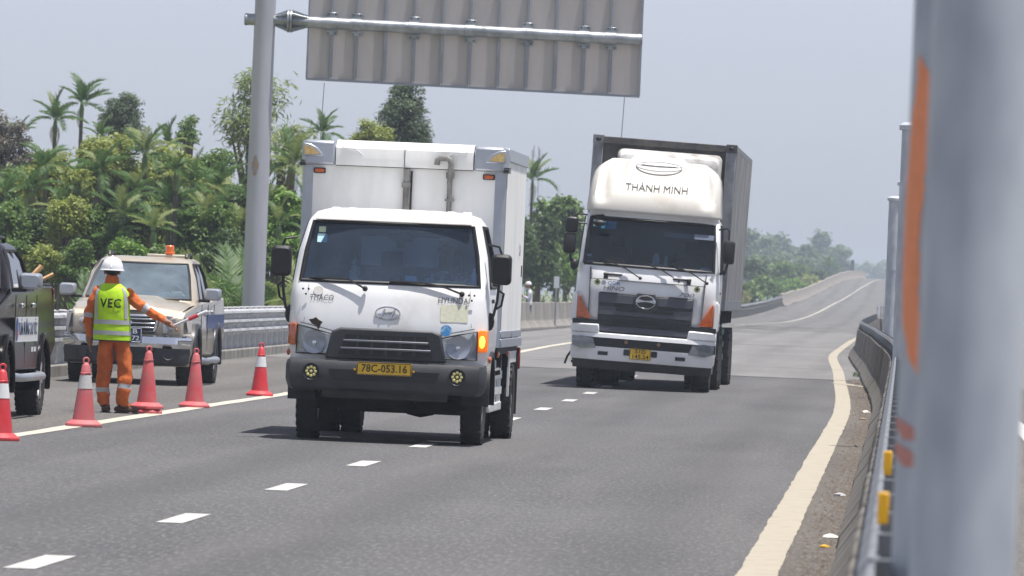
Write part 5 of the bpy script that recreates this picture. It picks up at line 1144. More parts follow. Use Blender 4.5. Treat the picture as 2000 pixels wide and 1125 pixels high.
E_ = [('pel','bel'),('bel','che'),('che','upc'),('upc','nb'),('nb','ne'),('ne','h1'),('h1','h2'),('h2','h3'),('upc','shl'),('shl','ell'),('ell','wrl'),('wrl','hal'),('upc','shr'),('shr','mar'),('mar','elr'),('elr','wrr'),('wrr','har'),
      ('pel','hil'),('hil','knl'),('knl','cal'),('cal','anl'),('anl','tol'),('pel','hir'),('hir','knr'),('knr','car'),('car','anr'),('anr','tor')]
hand_chain(J, E_, 'hal', 'fl', (-.36,.06,.745), (0,0,-1), (0,1,0), curl=Vector((.02,0,-.01)))
hand_chain(J, E_, 'har', 'fr', (.565,-.07,1.005), (.9,0,-.35), (0,1,.1), curl=Vector((-.005,0,-.035)))
def seg_t(c, a, b):
    a, b = Vector(a), Vector(b); return (c-a).dot(b-a)/(b-a).length_squared, (c-a-(b-a)*max(0, min(1, (c-a).dot(b-a)/(b-a).length_squared))).length
def pickw(c):
    if c.z > 1.53: return 1
    if c.x > .485: return 1
    if c.x < -.3 and c.z < .835 and c.z > .6: return 1
    if c.z < .085: return 2
    if c.x > .12:
        t_, d_ = seg_t(c, J['mar'][0], J['elr'][0])
        if .78 < t_ < 1.1 and c.x < .31: return 3
    if c.x < -.33 and 1.06 < c.z < 1.1: return 3
    if c.z < .33 and ((c.x < -.09 and .225 < c.z < .275) or (c.x > -.07 and .28 < c.z < .325)): return 3
    return 0
body = skin_mesh('body', J, E_, 'pel', [ORG, SKINM, SHOE, REFB], pickw, WK)
for nm_, c_, r3, a_ in (('shoe',(-.15,.045,.045),(.052,.14,.05),R(12)),('shoe',(.085,.0,.045),(.055,.145,.05),R(-75))):
    q = MB(); q.ell((0,0,0), r3, 14, 8); q.xf(lambda x, y, z: (x, y, max(z, -.044))); o = q.build(nm_, SHOE, WK); o.location = c_; o.rotation_euler = (0,0,a_)
    MB().box(-.05,.05,-.13,.13,-.045,-.03).build('sole', BLACKP, o, bevel=.02)
ct = bpy.data.textures.new('cloth_folds', 'CLOUDS'); ct.noise_scale = .085
dm = body.modifiers.new('folds', 'DISPLACE'); dm.texture = ct; dm.strength = .05; dm.mid_level = .5; dm.texture_coords = 'LOCAL'
MB().lathe([(.085,1.44),(.075,1.5),(.07,1.515)], (-.135,.01,0), seg=18).build('collar', ORG, WK)
# vest: shell rings around the trunk with bands, arm holes cut by narrowing at the shoulders
def vring(z, k=0.0, a0=0, a1=2*math.pi, n_=36):
    hw = float(np.interp(z, [.80,.95,1.1,1.25,1.34,1.40,1.44], [.212,.208,.2,.198,.19,.15,.095])); hd = float(np.interp(z, [.80,1.0,1.25,1.36,1.44], [.155,.145,.14,.12,.075])); cx = float(np.interp(z, [.8,1.44], [-.105,-.135]))
    return [(cx+(hw+k)*math.copysign(abs(math.cos(a))**.85, math.cos(a)), (hd+k)*math.copysign(abs(math.sin(a))**.85, math.sin(a)), z) for a in np.linspace(a0, a1, n_, endpoint=(a1-a0) < 6.2)]
VZ = [.80,.85,.9,.95,1.0,1.05,1.1,1.15,1.2,1.25,1.3,1.34,1.37,1.40,1.425,1.44]
vest = MB().loft([vring(z) for z in VZ], True, False).build('vest', VESTM, WK)
for z0, z1 in ((.985,1.035),(.868,.915)): MB().loft([vring(z, .004) for z in (z0,(z0+z1)/2,z1)], True, False).build('reflective_band', REFB, vest)
for a0, a1 in ((R(208),R(226)),(R(314),R(332))): MB().loft([vring(z, .005, a0, a1, 5) for z in VZ if 1.03 < z < 1.42], False, False).build('reflective_band', REFB, vest)
MB().loft([vring(z, .003) for z in (.798,.81)], True, False).build('vest_hem', BLACKP, vest)
def on_back(x, y, z):
    hd = float(np.interp(z, [.80,1.0,1.25,1.36,1.44], [.155,.145,.14,.12,.075])); cx = float(np.interp(z, [.8,1.44], [-.105,-.135])); hw = .2
    return (x, -(hd)*max(.05, 1-abs((x-cx)/hw)**2.353)**.425-.007, z)
text_mesh('lettering', 'VEC', .14, mat('vest_ink', C(40,62,40), .7), vest, (-.125,0,1.215), width=.235, depth=.001, offset=.003, spacing=1.12, warp=on_back)
HW_ = mat('white_helmet', C(232,233,236), .3, coat=.4, var=.05, vscale=6)
hl_ = thing('x', (-.14,.03,1.595), None, None); hl_.name = 'helmet'; hl_.parent = WK
MB().lathe([(.122,.0),(.122,.02),(.114,.06),(.095,.1),(.06,.13),(.02,.142),(.004,.143)], seg=28).xf(lambda x, y, z: (x, y*1.15, z)).build('helmet_shell', HW_, hl_)
MB().lathe([(.105,-.004),(.138,-.012),(.138,-.004),(.12,.006)], seg=28).xf(lambda x, y, z: (x, y*1.15+(.02 if y > .05 else 0), z)).build('helmet_brim', HW_, hl_)
MB().tube([(0,-.138,.02),(0,-.1,.11),(0,0,.15),(0,.1,.115),(0,.138,.02)], .012, 6).build('helmet_ridge', HW_, hl_)
hd = MB().ell((-.14,.02,1.585), (.082,.095,.072), 16, 8); hd.build('hair', HAIR, WK)
ea = MB().ell((-.225,.03,1.57), (.012,.024,.032), 8, 6).ell((-.057,.03,1.57), (.012,.024,.032), 8, 6).ell((-.138,.125,1.575), (.014,.02,.02), 8, 6); ea.build('ears_and_nose', SKINM, WK)
bat = thing('baton', (-8.66+.585, 81.2-.08, 1.0), 'red and white traffic baton held out in the flagman\'s right hand', 'baton')
dv = Vector((.37,-.03,.175)); 
MB().tube([dv*-.12, dv*.0, dv*.45], .016, 8).build('grip', CW, bat); MB().tube([dv*.45, dv*.72], .022, 10).build('red_sleeve', CR, bat); MB().tube([dv*.72, dv*.98, dv*1.0], [.021,.02,.012], 10).build('tip', CW, bat)

# person by the far wall, looking down at something held in the hands
PX, PY = at(1031, 640, 258).x, 258.0
P2 = thing('person', (PX, PY, 0), 'person in white cap, pale shirt and blue jeans standing by the far concrete wall', 'person')
SHIRT = mat('pale_shirt', C(214,214,222), .85, c2=C(160,166,180), vscale=9, lo=.45, hi=.6); JEANS = mat('blue_jeans', C(48,66,98), .85, var=.3, vscale=9)
J2 = {'pel': ((.03,0,.9),(.11,.15)), 'che': ((.03,0,1.25),(.11,.165)), 'nb': ((0,0,1.42),.06), 'ne': ((-.03,0,1.48),.05), 'h1': ((-.06,0,1.53),(.08,.068)), 'h2': ((-.05,0,1.62),(.085,.072)),
      'hil': ((.0,-.09,.84),.09), 'knl': ((-.03,-.1,.47),.068), 'anl': ((.06,-.1,.09),.055), 'tol': ((-.07,-.11,.035),.035), 'hir': ((.02,.09,.84),.09), 'knr': ((.0,.1,.47),.068), 'anr': ((.1,.1,.09),.055), 'tor': ((-.03,.11,.035),.035)}
E2 = [('pel','che'),('che','nb'),('nb','ne'),('ne','h1'),('h1','h2'),('pel','hil'),('hil','knl'),('knl','anl'),('anl','tol'),('pel','hir'),('hir','knr'),('knr','anr'),('anr','tor')]
for s, n_ in ((-1,'l'),(1,'r')):
    J2['sh'+n_] = ((.04,s*.19,1.36),.065); J2['el'+n_] = ((.0,s*.22,1.1),.052); J2['wr'+n_] = ((-.17,s*.1,1.18),.035); J2['ha'+n_] = ((-.22,s*.06,1.2),(.03,.036)); E2 += [('che','sh'+n_),('sh'+n_,'el'+n_),('el'+n_,'wr'+n_),('wr'+n_,'ha'+n_)]
    hand_chain(J2, E2, 'ha'+n_, 'q'+n_, (-.23,s*.06,1.2), (-1,0,.2), (0,0,1), curl=Vector((-.01,-s*.03,0)))
def pick2(c):
    if c.z > 1.46 or (c.x < -.19 and c.z > 1.05): return 1
    if c.z < .06: return 3
    return 2 if c.z < .88 else 0
skin_mesh('body', J2, E2, 'pel', [SHIRT, SKINM, JEANS, CW], pick2, P2)
MB().lathe([(.1,1.6),(.1,1.63),(.085,1.68),(.05,1.71),(.004,1.72)], (-.04,0,0), seg=18).xf(lambda x, y, z: ((x+.04)*1.1-.04, y*.9, z)).build('cap', CW, P2)
MB().hexa([(-.2,-.07,1.6),(-.1,-.08,1.6),(-.1,.08,1.6),(-.2,.07,1.6)], [(-.2,-.07,1.61),(-.1,-.08,1.625),(-.1,.08,1.625),(-.2,.07,1.61)]).build('cap_peak', CW, P2)
f = MB().ell((-.14,0,1.565), (.02,.014,.02), 8, 6).ell((-.05,-.075,1.56), (.024,.012,.03), 8, 6).ell((-.05,.075,1.56), (.024,.012,.03), 8, 6); f.build('face_features', SKINM, P2)
# ------------------------------------------------------------------ vegetation
def np_mesh(name, V, F, m):
    "V (n,3), F (k,4) quads"
    me = bpy.data.meshes.new(name); me.vertices.add(len(V)); me.vertices.foreach_set('co', np.asarray(V, np.float32).ravel())
    k = len(F); me.loops.add(k*4); me.loops.foreach_set('vertex_index', np.asarray(F, np.int32).ravel())
    me.polygons.add(k); me.polygons.foreach_set('loop_start', np.arange(0, k*4, 4, dtype=np.int32)); me.polygons.foreach_set('loop_total', np.full(k, 4, np.int32))
    me.update(calc_edges=True); me.materials.append(m)
    return me
def leaf_quads(P, N, D, L, W):
    "leaf quads (folded rhombs): centres P, normals N, long axes D, lengths L, widths W"
    S = np.cross(N, D); S /= np.linalg.norm(S, axis=1)[:,None]+1e-9
    L = L[:,None]; W = W[:,None]
    a = P-D*L*.5; b = P+S*W*.5+N*W*.12; c = P+D*L*.5-N*L*.12; d = P-S*W*.5+N*W*.12
    V = np.stack([a,b,c,d], 1).reshape(-1,3); F = np.arange(len(P)*4).reshape(-1,4)
    return V, F
def unit(n): v = rng.normal(size=(n,3)); return v/np.linalg.norm(v, axis=1)[:,None]
def crown_mesh(name, lobes, n_clump, per, leaf, m, asp=2.2, flat=.5, clump_r=.4, droop=.2, inner=.2):
    """lobes: list of (cx,cy,cz,rx,ry,rz). clumps of leaves sit on (and a little inside) the lobe surfaces"""
    Lb = np.array(lobes, float); wts = (Lb[:,3]*Lb[:,5]); wts /= wts.sum()
    pick = rng.choice(len(Lb), n_clump, p=wts); u = unit(n_clump); u[:,2] = np.where(u[:,2] < -.45, -u[:,2], u[:,2])
    rad = rng.uniform(1-inner*2, 1.06, n_clump)[:,None]
    C_ = Lb[pick,:3]+u*Lb[pick,3:]*rad
    cr = clump_r*rng.uniform(.6, 1.3, n_clump)
    idx = np.repeat(np.arange(n_clump), per); n = len(idx)
    off = unit(n)*(rng.uniform(0, 1, n)**.5*cr[idx])[:,None]; off[:,2] *= .62
    P = C_[idx]+off
    up = np.array([0,0,1.]); N = unit(n)*.75+up*flat+u[idx]*.45; N /= np.linalg.norm(N, axis=1)[:,None]
    D = off/(np.linalg.norm(off, axis=1)[:,None]+1e-6)+unit(n)*.7-up*droop; D -= N*(D*N).sum(1)[:,None]; D /= np.linalg.norm(D, axis=1)[:,None]+1e-9
    l = leaf*rng.uniform(.6, 1.3, n)
    V, F = leaf_quads(P, N, D, l, l/asp)
    return np_mesh(name, V, F, m), C_
BARK = mat('bark', C(92,82,70), .9, c2=C(60,52,45), vscale=4, stretch=(1,1,.3), bump=.6, bscale=10); PBARK = mat('palm_trunk', C(92,90,76), .9, c2=C(60,56,48), vscale=5, stretch=(.4,.4,3))
def base_z(x, y):
    o = x-shift(y)
    return float(np.interp(o, [-70,-22,-17,-13.6], [-1.9,-1.7,-1.0+.3*grade(y),-.04+grade(y)]))
def tree(px, py_top, hwpx, Y, m, label, leaf=.22, dens=1.0, squash=.9, lobes_n=7, group='trees behind the left guardrail', py_bot=None, asp=2.2, flat=.5, clump_r=None, name='broadleaf_tree', droop=.2, inner=.2, seed=None, upright=0):
    if seed is not None: pass
    k = Y/FPX; top = at(px, py_top, Y); x, zt = top.x, top.z; zb = base_z(x, Y); hw = hwpx*k
    H = zt-zb; ch = min(H*.85, hw*2*squash) if py_bot is None else (zt-at(px, py_bot, Y).z)
    t = thing(name, (x, Y, zb), label, 'tree', group)
    lb = []
    rr = random.Random(int(px*7+py_top)); cz0 = H-ch*.5
    lb.append((0,0,cz0,hw*.66,hw*.66,ch*.38))
    for i in range(lobes_n):
        a = 2*math.pi*i/lobes_n+rr.uniform(-.3,.3); d = rr.uniform(.42,.68); zz_ = rr.uniform(-.34,.26)
        s_ = rr.uniform(.3,.46)
        lb.append((hw*d*math.cos(a), hw*d*math.sin(a), cz0+ch*zz_, hw*s_, hw*s_, ch*s_*.62))
    for i in range(max(2, lobes_n//3)):
        lb.append((hw*rr.uniform(-.35,.35), hw*rr.uniform(-.3,.3), cz0+ch*rr.uniform(.2,.3), hw*.34, hw*.34, ch*.24))
    if Y < 240 and name != 'bamboo_clump': leaf *= .6
    area = hw*ch
    cr = clump_r or max(.22, .13*hw+.12); nc = int(max(30, dens*34*area/(cr*cr*4))); per = int(max(14, 8.5*(cr/leaf)**2*.62))
    nc = min(int(nc*1.25), 480); per = min(per, 95 if Y < 240 else 60)
    me, Cc = crown_mesh('crown', lb, nc, per, leaf, m, asp, flat, cr, droop, inner); link('crown', me, None, t)
    tr = MB(); pts = [(0,0,-.3),(rr.uniform(-.1,.1),0,H*.25),(rr.uniform(-.2,.2),rr.uniform(-.1,.1),cz0*.8),(0,0,cz0+ch*.2)]; r0 = .05+.018*H
    tr.tube(pts, [r0*1.3, r0, r0*.75, r0*.3], 8)
    for i in range(min(9, len(lb))):
        l_ = lb[i]; tr.tube([(0,0,cz0*.55+.1*i/9), (l_[0]*.45, l_[1]*.45, (cz0*.6+l_[2])*.5+.1), (l_[0],l_[1],l_[2])], [r0*.5, r0*.33, r0*.1], 5)
    tr.build('trunk', BARK, t)
    return t
LM = dict(
 dark=leafmat('leaf_dark', (0.050,0.095,0.029,1), (0.090,0.146,0.045,1)), grey=leafmat('leaf_greygreen', (0.084,0.123,0.067,1), (0.134,0.179,0.101,1)),
 yel=leafmat('leaf_yellowgreen', (0.224,0.280,0.056,1), (0.314,0.358,0.095,1)), mid=leafmat('leaf_mid', (0.095,0.174,0.038,1), (0.157,0.246,0.062,1)),
 bright=leafmat('leaf_bright', (0.112,0.235,0.034,1), (0.213,0.347,0.062,1)), brown=leafmat('leaf_brownish', (0.095,0.090,0.067,1), (0.146,0.129,0.101,1), .25),
 bamb=leafmat('leaf_bamboo', (0.190,0.258,0.095,1), (0.280,0.336,0.134,1), .45), far=leafmat('leaf_far', (0.084,0.140,0.056,1), (0.134,0.202,0.078,1)))
FROND = leafmat('palm_frond', (0.047,0.106,0.027,1), (0.095,0.174,0.043,1), .35, .52); FRONDY = leafmat('pale_frond', (0.157,0.213,0.067,1), (0.246,0.291,0.101,1), .35, .55); FRONDD = leafmat('dry_frond', (0.190,0.157,0.078,1), (0.269,0.224,0.112,1), .3)

def frond_mesh(name, L, m, arch=1.0, nl=30, ll=.55, lw=.05, vee=.5, hang=.5, seed=1):
    "feather leaf growing along +x from the origin, arching over; leaflets in two ranks"
    r_ = np.random.default_rng(seed); t = np.linspace(0, 1, 7)
    def mid(t): return np.stack([L*(np.sin(arch*1.1*t)/(arch*1.1)), 0*t, L*(np.cos(arch*1.1*t)-1)/(arch*1.1)], -1)
    V, F = [], []
    M = mid(t); w_ = .03*(1-t)+.006
    for i in range(len(t)): V += [M[i]+[0,w_[i],0], M[i]+[0,-w_[i],0.0]]
    for i in range(len(t)-1): F.append((2*i,2*i+1,2*i+3,2*i+2))
    for k in range(nl):
        tt = .16+.84*(k+.5)/nl; p = mid(np.array([tt]))[0]; q = mid(np.array([min(1, tt+.01)]))[0]; d = q-mid(np.array([tt-.01]))[0]; d /= np.linalg.norm(d)
        ln = ll*(math.sin(math.pi*(.12+.8*tt))**.7)*r_.uniform(.8,1.12)
        for s in (-1, 1):
            up = np.cross(d, [0,1,0]); up = up if up[2] > 0 else -up
            dr_ = d*(.45+.5*tt)+np.array([0,s,0])*(1-.35*tt)+up*(vee*r_.uniform(.5,1.3)); dr_ /= np.linalg.norm(dr_)
            e1 = p+dr_*ln*.5; e2 = p+dr_*ln*.95+np.array([0,0,-hang*ln*r_.uniform(.4,1.1)])
            wd = d*lw*.5
            b = len(V); V += [p-wd*.5, p+wd*.5, e1+wd, e1-wd, e2+wd*.15, e2-wd*.15]; F += [(b,b+1,b+2,b+3),(b+3,b+2,b+4,b+5)]
    return np_mesh(name, np.array(V), np.array(F), m)
FR_A = [frond_mesh('frond', 2.3, FROND, a, 32, .72, .085, .6, h, s) for s, (a, h) in enumerate(((.55,.25),(.9,.5),(1.3,.7),(.75,.4)))]
FR_Y = [frond_mesh('frond', 2.3, FRONDY, a, 30, .7, .08, .55, h, 10+s) for s, (a, h) in enumerate(((.6,.3),(1.0,.5)))]
FR_D = [frond_mesh('frond', 2.1, FRONDD, 1.2, 24, .5, .05, .2, 1.0, 21)]
NIPA = [frond_mesh('frond', 4.4, m_, a, 44, .8, .085, .35, h, 30+s) for s, (a, h, m_) in enumerate(((.55,.3,FROND),(.8,.45,FRONDY),(1.1,.5,FROND),(.7,.35,FRONDY)))]
def palm(px, py, Y, size, label, n=11, pale=.12, lean_=0.0, dry=1, group='areca palms behind the left guardrail'):
    c = at(px, py, Y); zb = base_z(c.x, Y); H = c.z-zb; rr = random.Random(int(px*13+py))
    t = thing('palm_tree', (c.x-lean_, Y, zb), label, 'palm tree', group)
    MB().tube([(0,0,-.3),(lean_*.2,0,H*.35),(lean_*.6,0,H*.7),(lean_,0,H)], [.09,.07,.06,.055], 9).build('trunk', PBARK, t)
    MB().tube([(lean_,0,H-.45),(lean_,0,H-.12),(lean_,0,H+.08)], [.06,.075,.03], 9).build('crownshaft', mat('crownshaft', C(96,124,70), .6, var=.2, vscale=4), t)
    for i in range(n):
        el = R(86-92*(i/n)+rr.uniform(-10,10)); az = i*2.399+rr.uniform(-.3,.3)
        me = rr.choice(FR_Y) if rr.random() < pale else rr.choice(FR_A)
        if i >= n-dry: me = FR_D[0]; el = R(-55)
        o = link('frond', me, None, t); o.location = (lean_,0,H+.02*(n-i)/n)
        o.rotation_euler = Matrix.Rotation(az, 3, 'Z').to_4x4().to_3x3().to_euler() if False else (Matrix.Rotation(az, 3, 'Z') @ Matrix.Rotation(-el, 3, 'Y')).to_euler()
        s_ = size*.36*rr.uniform(.82,1.1); o.scale = (s_, s_, s_)
    return t
palm(108,238,215,1.15,'high palm with broad shaggy crown left of the tallest palm top', dry=2, n=14)
palm(160,205,218,1.2,'tallest palm top standing against the sky on the left', n=13)
palm(196,272,220,.85,'small dark palm top just right of the tallest palm', n=9)
palm(40,262,224,.8,'hazy palm top at far left above the brownish tree', n=9)
palm(283,305,185,1.15,'slender palm with drooping fronds above the helmet and champagne pickup', pale=.35, n=12)
palm(328,288,200,.95,'upright palm just behind and right of the slender drooping palm', n=10)
palm(196,340,182,1.2,'dark leaning palm in front of the yellow green bushes', lean_=.5, n=12)
palm(378,362,178,1.15,'arching palm left of the sign post with wide dark fronds', n=12)
palm(402,428,172,1.1,'low dense palm directly left of the sign post', n=13, pale=.25)
palm(238,425,171,1.05,'low palm with pale fronds above the champagne pickup roof', n=12, pale=.35)
palm(62,372,178,1.05,'palm among the thicket second from the left edge', n=11)
palm(12,385,180,1.0,'palm cut by the left picture edge', n=11)
palm(118,418,173,1.0,'low palm above the black pickup tail', n=11, pale=.2)
palm(300,450,168,.9,'short yellowish palm low behind the champagne pickup', n=10, pale=.6)
palm(572,325,176,1.25,'palm with big pale crown between sign post and box truck', n=13, pale=.3, dry=2)
palm(632,262,218,1.05,'palm top peeking over the box truck roof under the sign', n=11, dry=0)
palm(1040,355,312,1.5,'palm top beside the right rear corner of the box truck', n=11, pale=.3)
palm(545,440,168,.9,'low dark palm hidden between sign post and truck mirror', n=10)
palm(455,400,184,1.0,'dark palm close against the left side of the sign post', n=10)
rp = random.Random(5)
for px, py, where in ((35,440,'low at the left edge over the black pickup cab'),(90,330,'under the high shaggy palm at left'),(150,392,'left of the dark leaning palm'),(170,470,'right above the flagman helmet'),(265,375,'just below the slender drooping palm'),(330,410,'over the orange beacon, halfway up the thicket'),(345,335,'right of the slender drooping palm, near the canopy top'),(425,370,'beside the sign post at mid height'),(470,455,'half hidden by the lower sign post'),(215,480,'just over the champagne pickup roof at left'),(60,470,'over the timber stakes'),(525,395,'just right of the sign post at mid height'),(598,410,'against the left edge of the cargo box'),(360,490,'low right of the orange beacon')):
    palm(px, py, rp.uniform(168,184), rp.uniform(.7,1.1), 'young palm '+where, n=13, pale=rp.choice((.1,.3,.5)), dry=rp.choice((1,2)), group='young palms in the thicket')
for px, py, k, where in ((15,395,'mid','at the left edge behind the black pickup'),(75,410,'dark','above the timber stakes'),(130,385,'yel','between the left edge palms and the helmet'),(190,405,'mid','above the helmet'),(250,395,'dark','left of the orange beacon'),(310,385,'yel','above the orange beacon'),(370,405,'mid','right of the orange beacon'),(430,400,'mid','left of the sign post at mid height'),(575,405,'dark','between sign post and cargo box at mid height')):
    tree(px, py, 44, rp.uniform(170,174), LM[k], 'leafy bush filling the thicket '+where, .19, 1.3, 1.5, name='shrub', group='bushes filling the thicket')
# low stemless palms along the ditch
for px, py, Y, lab in ((20,560,161,'low feathery nipa clump at the left edge behind the black pickup'),(110,560,163,'low feathery nipa clump between the two pickups'),(180,560,165,'low feathery nipa clump behind the flagman helmet'),(300,555,164,'low feathery nipa clump behind the champagne pickup roof'),(400,560,162,'low feathery nipa clump right of the champagne pickup cab'),(455,575,160,'low feathery nipa clump at the foot of the sign post'),(550,570,162,'low feathery nipa clump left of the box truck cab')):
    c = at(px, py, Y); zb = base_z(c.x, Y); rr = random.Random(px)
    t = thing('nipa_palm', (c.x, Y, zb), lab, 'palm', 'nipa clumps along the ditch')
    for i in range(16):
        o = link('frond', rr.choice(NIPA), None, t); o.location = (rr.uniform(-.8,.8), rr.uniform(-.5,.5), 0); el = R(rr.uniform(48,84)); az = rr.uniform(0, 6.28)
        o.rotation_euler = (Matrix.Rotation(az, 3, 'Z') @ Matrix.Rotation(-el, 3, 'Y')).to_euler(); s_ = rr.uniform(.4,.68); o.scale = (s_,s_,s_)
# broadleaf trees
tree(240,186,52,232,LM['grey'],'tall grey green tree crown right of the tallest palm',.2,1.1,1.2)
tree(8,225,85,205,LM['brown'],'brownish grey half bare tree at the far left edge',.17,.75,1.3,inner=.3)
tree(105,292,78,184.5,LM['yel'],'yellow green bushy tree, left part of the bright canopy',.2,1.2,.9)
tree(215,266,92,186,LM['yel'],'widest yellow green bushy tree in the middle of the bright canopy',.2,1.2,.8)
tree(318,283,72,187,LM['yel'],'yellow green tree behind the slender drooping palm',.2,1.2,.9)
tree(368,228,28,206,LM['mid'],'small open crowned tree rising above the canopy left of the sign post',.2,.8,1.2)
tree(415,295,62,192,LM['mid'],'mid green tree left of the sign post below the bamboo',.2,1.1,1.0)
tree(440,345,60,186,LM['yel'],'paler yellow green tree touching the left of the sign post',.19,1.1,1.0)
tree(498,112,78,212,LM['bamb'],'feathery pale bamboo rising tall behind the sign post',.26,.55,2.0,asp=5,clump_r=.5,droop=.7,inner=.35,name='bamboo_clump')
tree(560,232,46,214,LM['bamb'],'lower feathery bamboo right of the sign post',.26,.5,1.6,asp=5,clump_r=.5,droop=.7,inner=.35,name='bamboo_clump')
tree(548,372,52,172,LM['bright'],'bright leaved green tree between sign post and box truck',.22,1.1,1.3,asp=1.6)
tree(795,160,62,232,LM['grey'],'tall dark tree whose crown shows above the box truck under the sign',.2,1.3,1.5)
tree(722,236,48,226,LM['yel'],'olive yellow tree left of the tall dark crown above the box truck',.19,1.1,1.1)
tree(1092,388,62,318,LM['mid'],'leafy green tree crown between the two trucks',.24,1.0,1.2,asp=1.7)
tree(1052,420,60,302,LM['dark'],'dark green tree close beside the box truck side',.22,1.1,1.3)
tree(1112,475,52,335,LM['bright'],'bright green bush growing behind the concrete wall and small white sign',.26,1.1,.9,asp=1.6)
tree(1048,470,62,308,LM['mid'],'mid green bush behind the person at the concrete wall',.26,1.1,.9)
for px, py, hw, Y, k, lab in ((40,330,70,188,'mid','shaded green tree behind the left edge palms'),(140,345,75,187,'mid','shaded green tree below the left yellow canopy'),(245,360,70,186,'mid','shaded green tree under the widest yellow canopy'),(335,355,65,184,'dark','dark tree behind the arching palm'),(470,360,55,182,'dark','dark tree directly behind the sign post'),(590,380,60,181,'dark','dark tree filling the gap beside the box truck'),(30,420,65,174,'dark','dark low tree at left behind the black pickup'),(160,430,65,176,'dark','dark low tree behind the flagman'),(340,440,65,175,'dark','dark low tree behind the champagne pickup'),(440,450,50,170,'dark','dark low bush left of the sign post foot'),(680,330,70,240,'mid','green tree hidden behind the box truck top'),(1000,400,60,296,'dark','dark tree behind the box truck body')):
    tree(px, py, hw, Y, LM[k], lab, .2, 1.0, 1.2)
for px, py, hw, k, lab in ((20,470,45,'mid','low green shrub at the left edge under the palms'),(85,480,40,'yel','low yellowish shrub above the timber stakes'),(150,470,42,'mid','low green shrub left of the flagman helmet'),(255,470,40,'bright','low bright shrub above the champagne pickup roof'),(330,480,40,'mid','low green shrub right of the orange beacon'),(395,490,38,'dark','low dark shrub behind the champagne pickup side'),(450,500,36,'mid','low green shrub at the left of the sign post foot'),(535,470,38,'mid','low green shrub right of the sign post'),(580,460,40,'bright','low bright shrub beside the box truck mirror')):
    tree(px, py, hw, 167, LM[k], lab, .17, 1.1, 1.1, name='shrub')
# undergrowth along the ditch: uncountable leaves and blades
def undergrowth(name, x0, x1, y0, y1, n, h, m, leaf, label):
    xs = rng.uniform(x0, x1, n); ys_ = rng.uniform(y0, y1, n); z = np.array([base_z(a, b) for a, b in zip(xs, ys_)])
    hh = h*(.5+.5*np.sin(xs*1.7)*np.cos(ys_*.9))+h*.4; P = np.stack([xs, ys_, z+rng.uniform(0, 1, n)**1.3*hh], 1)
    N = unit(n)+np.array([0,-.3,.5]); N /= np.linalg.norm(N, axis=1)[:,None]; D = unit(n)*.6+np.array([0,0,1.]); D -= N*(D*N).sum(1)[:,None]; D /= np.linalg.norm(D, axis=1)[:,None]
    l = leaf*rng.uniform(.6,1.5,n); V, F = leaf_quads(P, N, D, l, l/3.5)
    return tag(link(name, np_mesh(name, V, F, m), None), label, kind='stuff')
undergrowth('undergrowth', -24, -14.2, 152, 185, 42000, 1.5, LM['mid'], .13, 'dense dark undergrowth behind the steel guardrail')
undergrowth('undergrowth', -34, -14.5, 225, 360, 26000, 1.8, LM['mid'], .2, 'green undergrowth behind the concrete wall')
# ---- far right: scrub slope and hazy wood beyond the bend
GRS = leafmat('dry_grass', (.13,.15,.045,1), (.22,.21,.08,1), .4)
def slope_grass():
    n = 15000; t_ = rng.uniform(0, 1, n)**.7; ys_ = 330+260*t_; off = rng.uniform(-40, -13.5, n); xs = off+np.array([shift(y) for y in ys_])
    z = np.array([base_z(a, b) for a, b in zip(xs, ys_)]); P = np.stack([xs, ys_, z+rng.uniform(0,1,n)*1.6], 1)
    N = unit(n)+np.array([0,-.5,.4]); N /= np.linalg.norm(N, axis=1)[:,None]; D = unit(n)*.5+np.array([0,0,1.]); D -= N*(D*N).sum(1)[:,None]; D /= np.linalg.norm(D, axis=1)[:,None]
    l = rng.uniform(.4,1.0,n); V, F = leaf_quads(P, N, D, l, l/4)
    tag(link('roadside_grass', np_mesh('roadside_grass', V, F, GRS), None), 'yellowish tall grass on the slope beyond the far guardrail', kind='stuff')
slope_grass()
FG = 'hazy trees beyond the far guardrail'
for px, py, hw, Y, k, lab in ((1462,556,26,570,'mid','olive bush low beside the container above the far guardrail'),(1500,540,28,650,'mid','green bush above the far guardrail left of the palm'),(1545,548,24,760,'bright','pale green bush by the far guardrail bend'),(1475,505,30,720,'dark','dark bush next to the container rear'),(1528,512,26,800,'mid','bush halfway up the far slope'),(1580,540,22,870,'yel','yellow grassy bush near the overpass start'),(1600,525,24,960,'dark','dark bush below the small far palm'),(1560,515,24,930,'mid','mid green bush in front of the hazy wood')):
    tree(px, py, hw, Y, LM[k], lab, .55, .9, 1.0, group=FG, clump_r=.9)
palm(1617,522,1000,2.2,'single small dark palm at the far guardrail bend', n=11, group=FG)
for px, py, hw, Y, lab in ((1452,440,34,1250,'hazy tall tree emerging behind the container rear'),(1492,462,36,1350,'hazy round tree second from the container'),(1535,462,34,1500,'hazy domed tree in the middle of the far wood'),(1572,475,30,1350,'hazy lower tree right of the domed tree'),(1602,456,36,1600,'highest hazy crown of the far wood'),(1637,478,24,1550,'hazy tree at the right end of the far wood'),(1515,500,34,1150,'hazy middle row tree left'),(1560,505,36,1180,'hazy middle row tree right'),(1478,500,32,1100,'hazy middle row tree by the container'),(1620,505,30,1300,'hazy middle row tree at the right end')):
    tree(px, py, hw, Y, LM['far'], lab, 1.0, 1.0, 1.5, group='hazy far wood', clump_r=1.6, asp=1.5, py_bot=590)
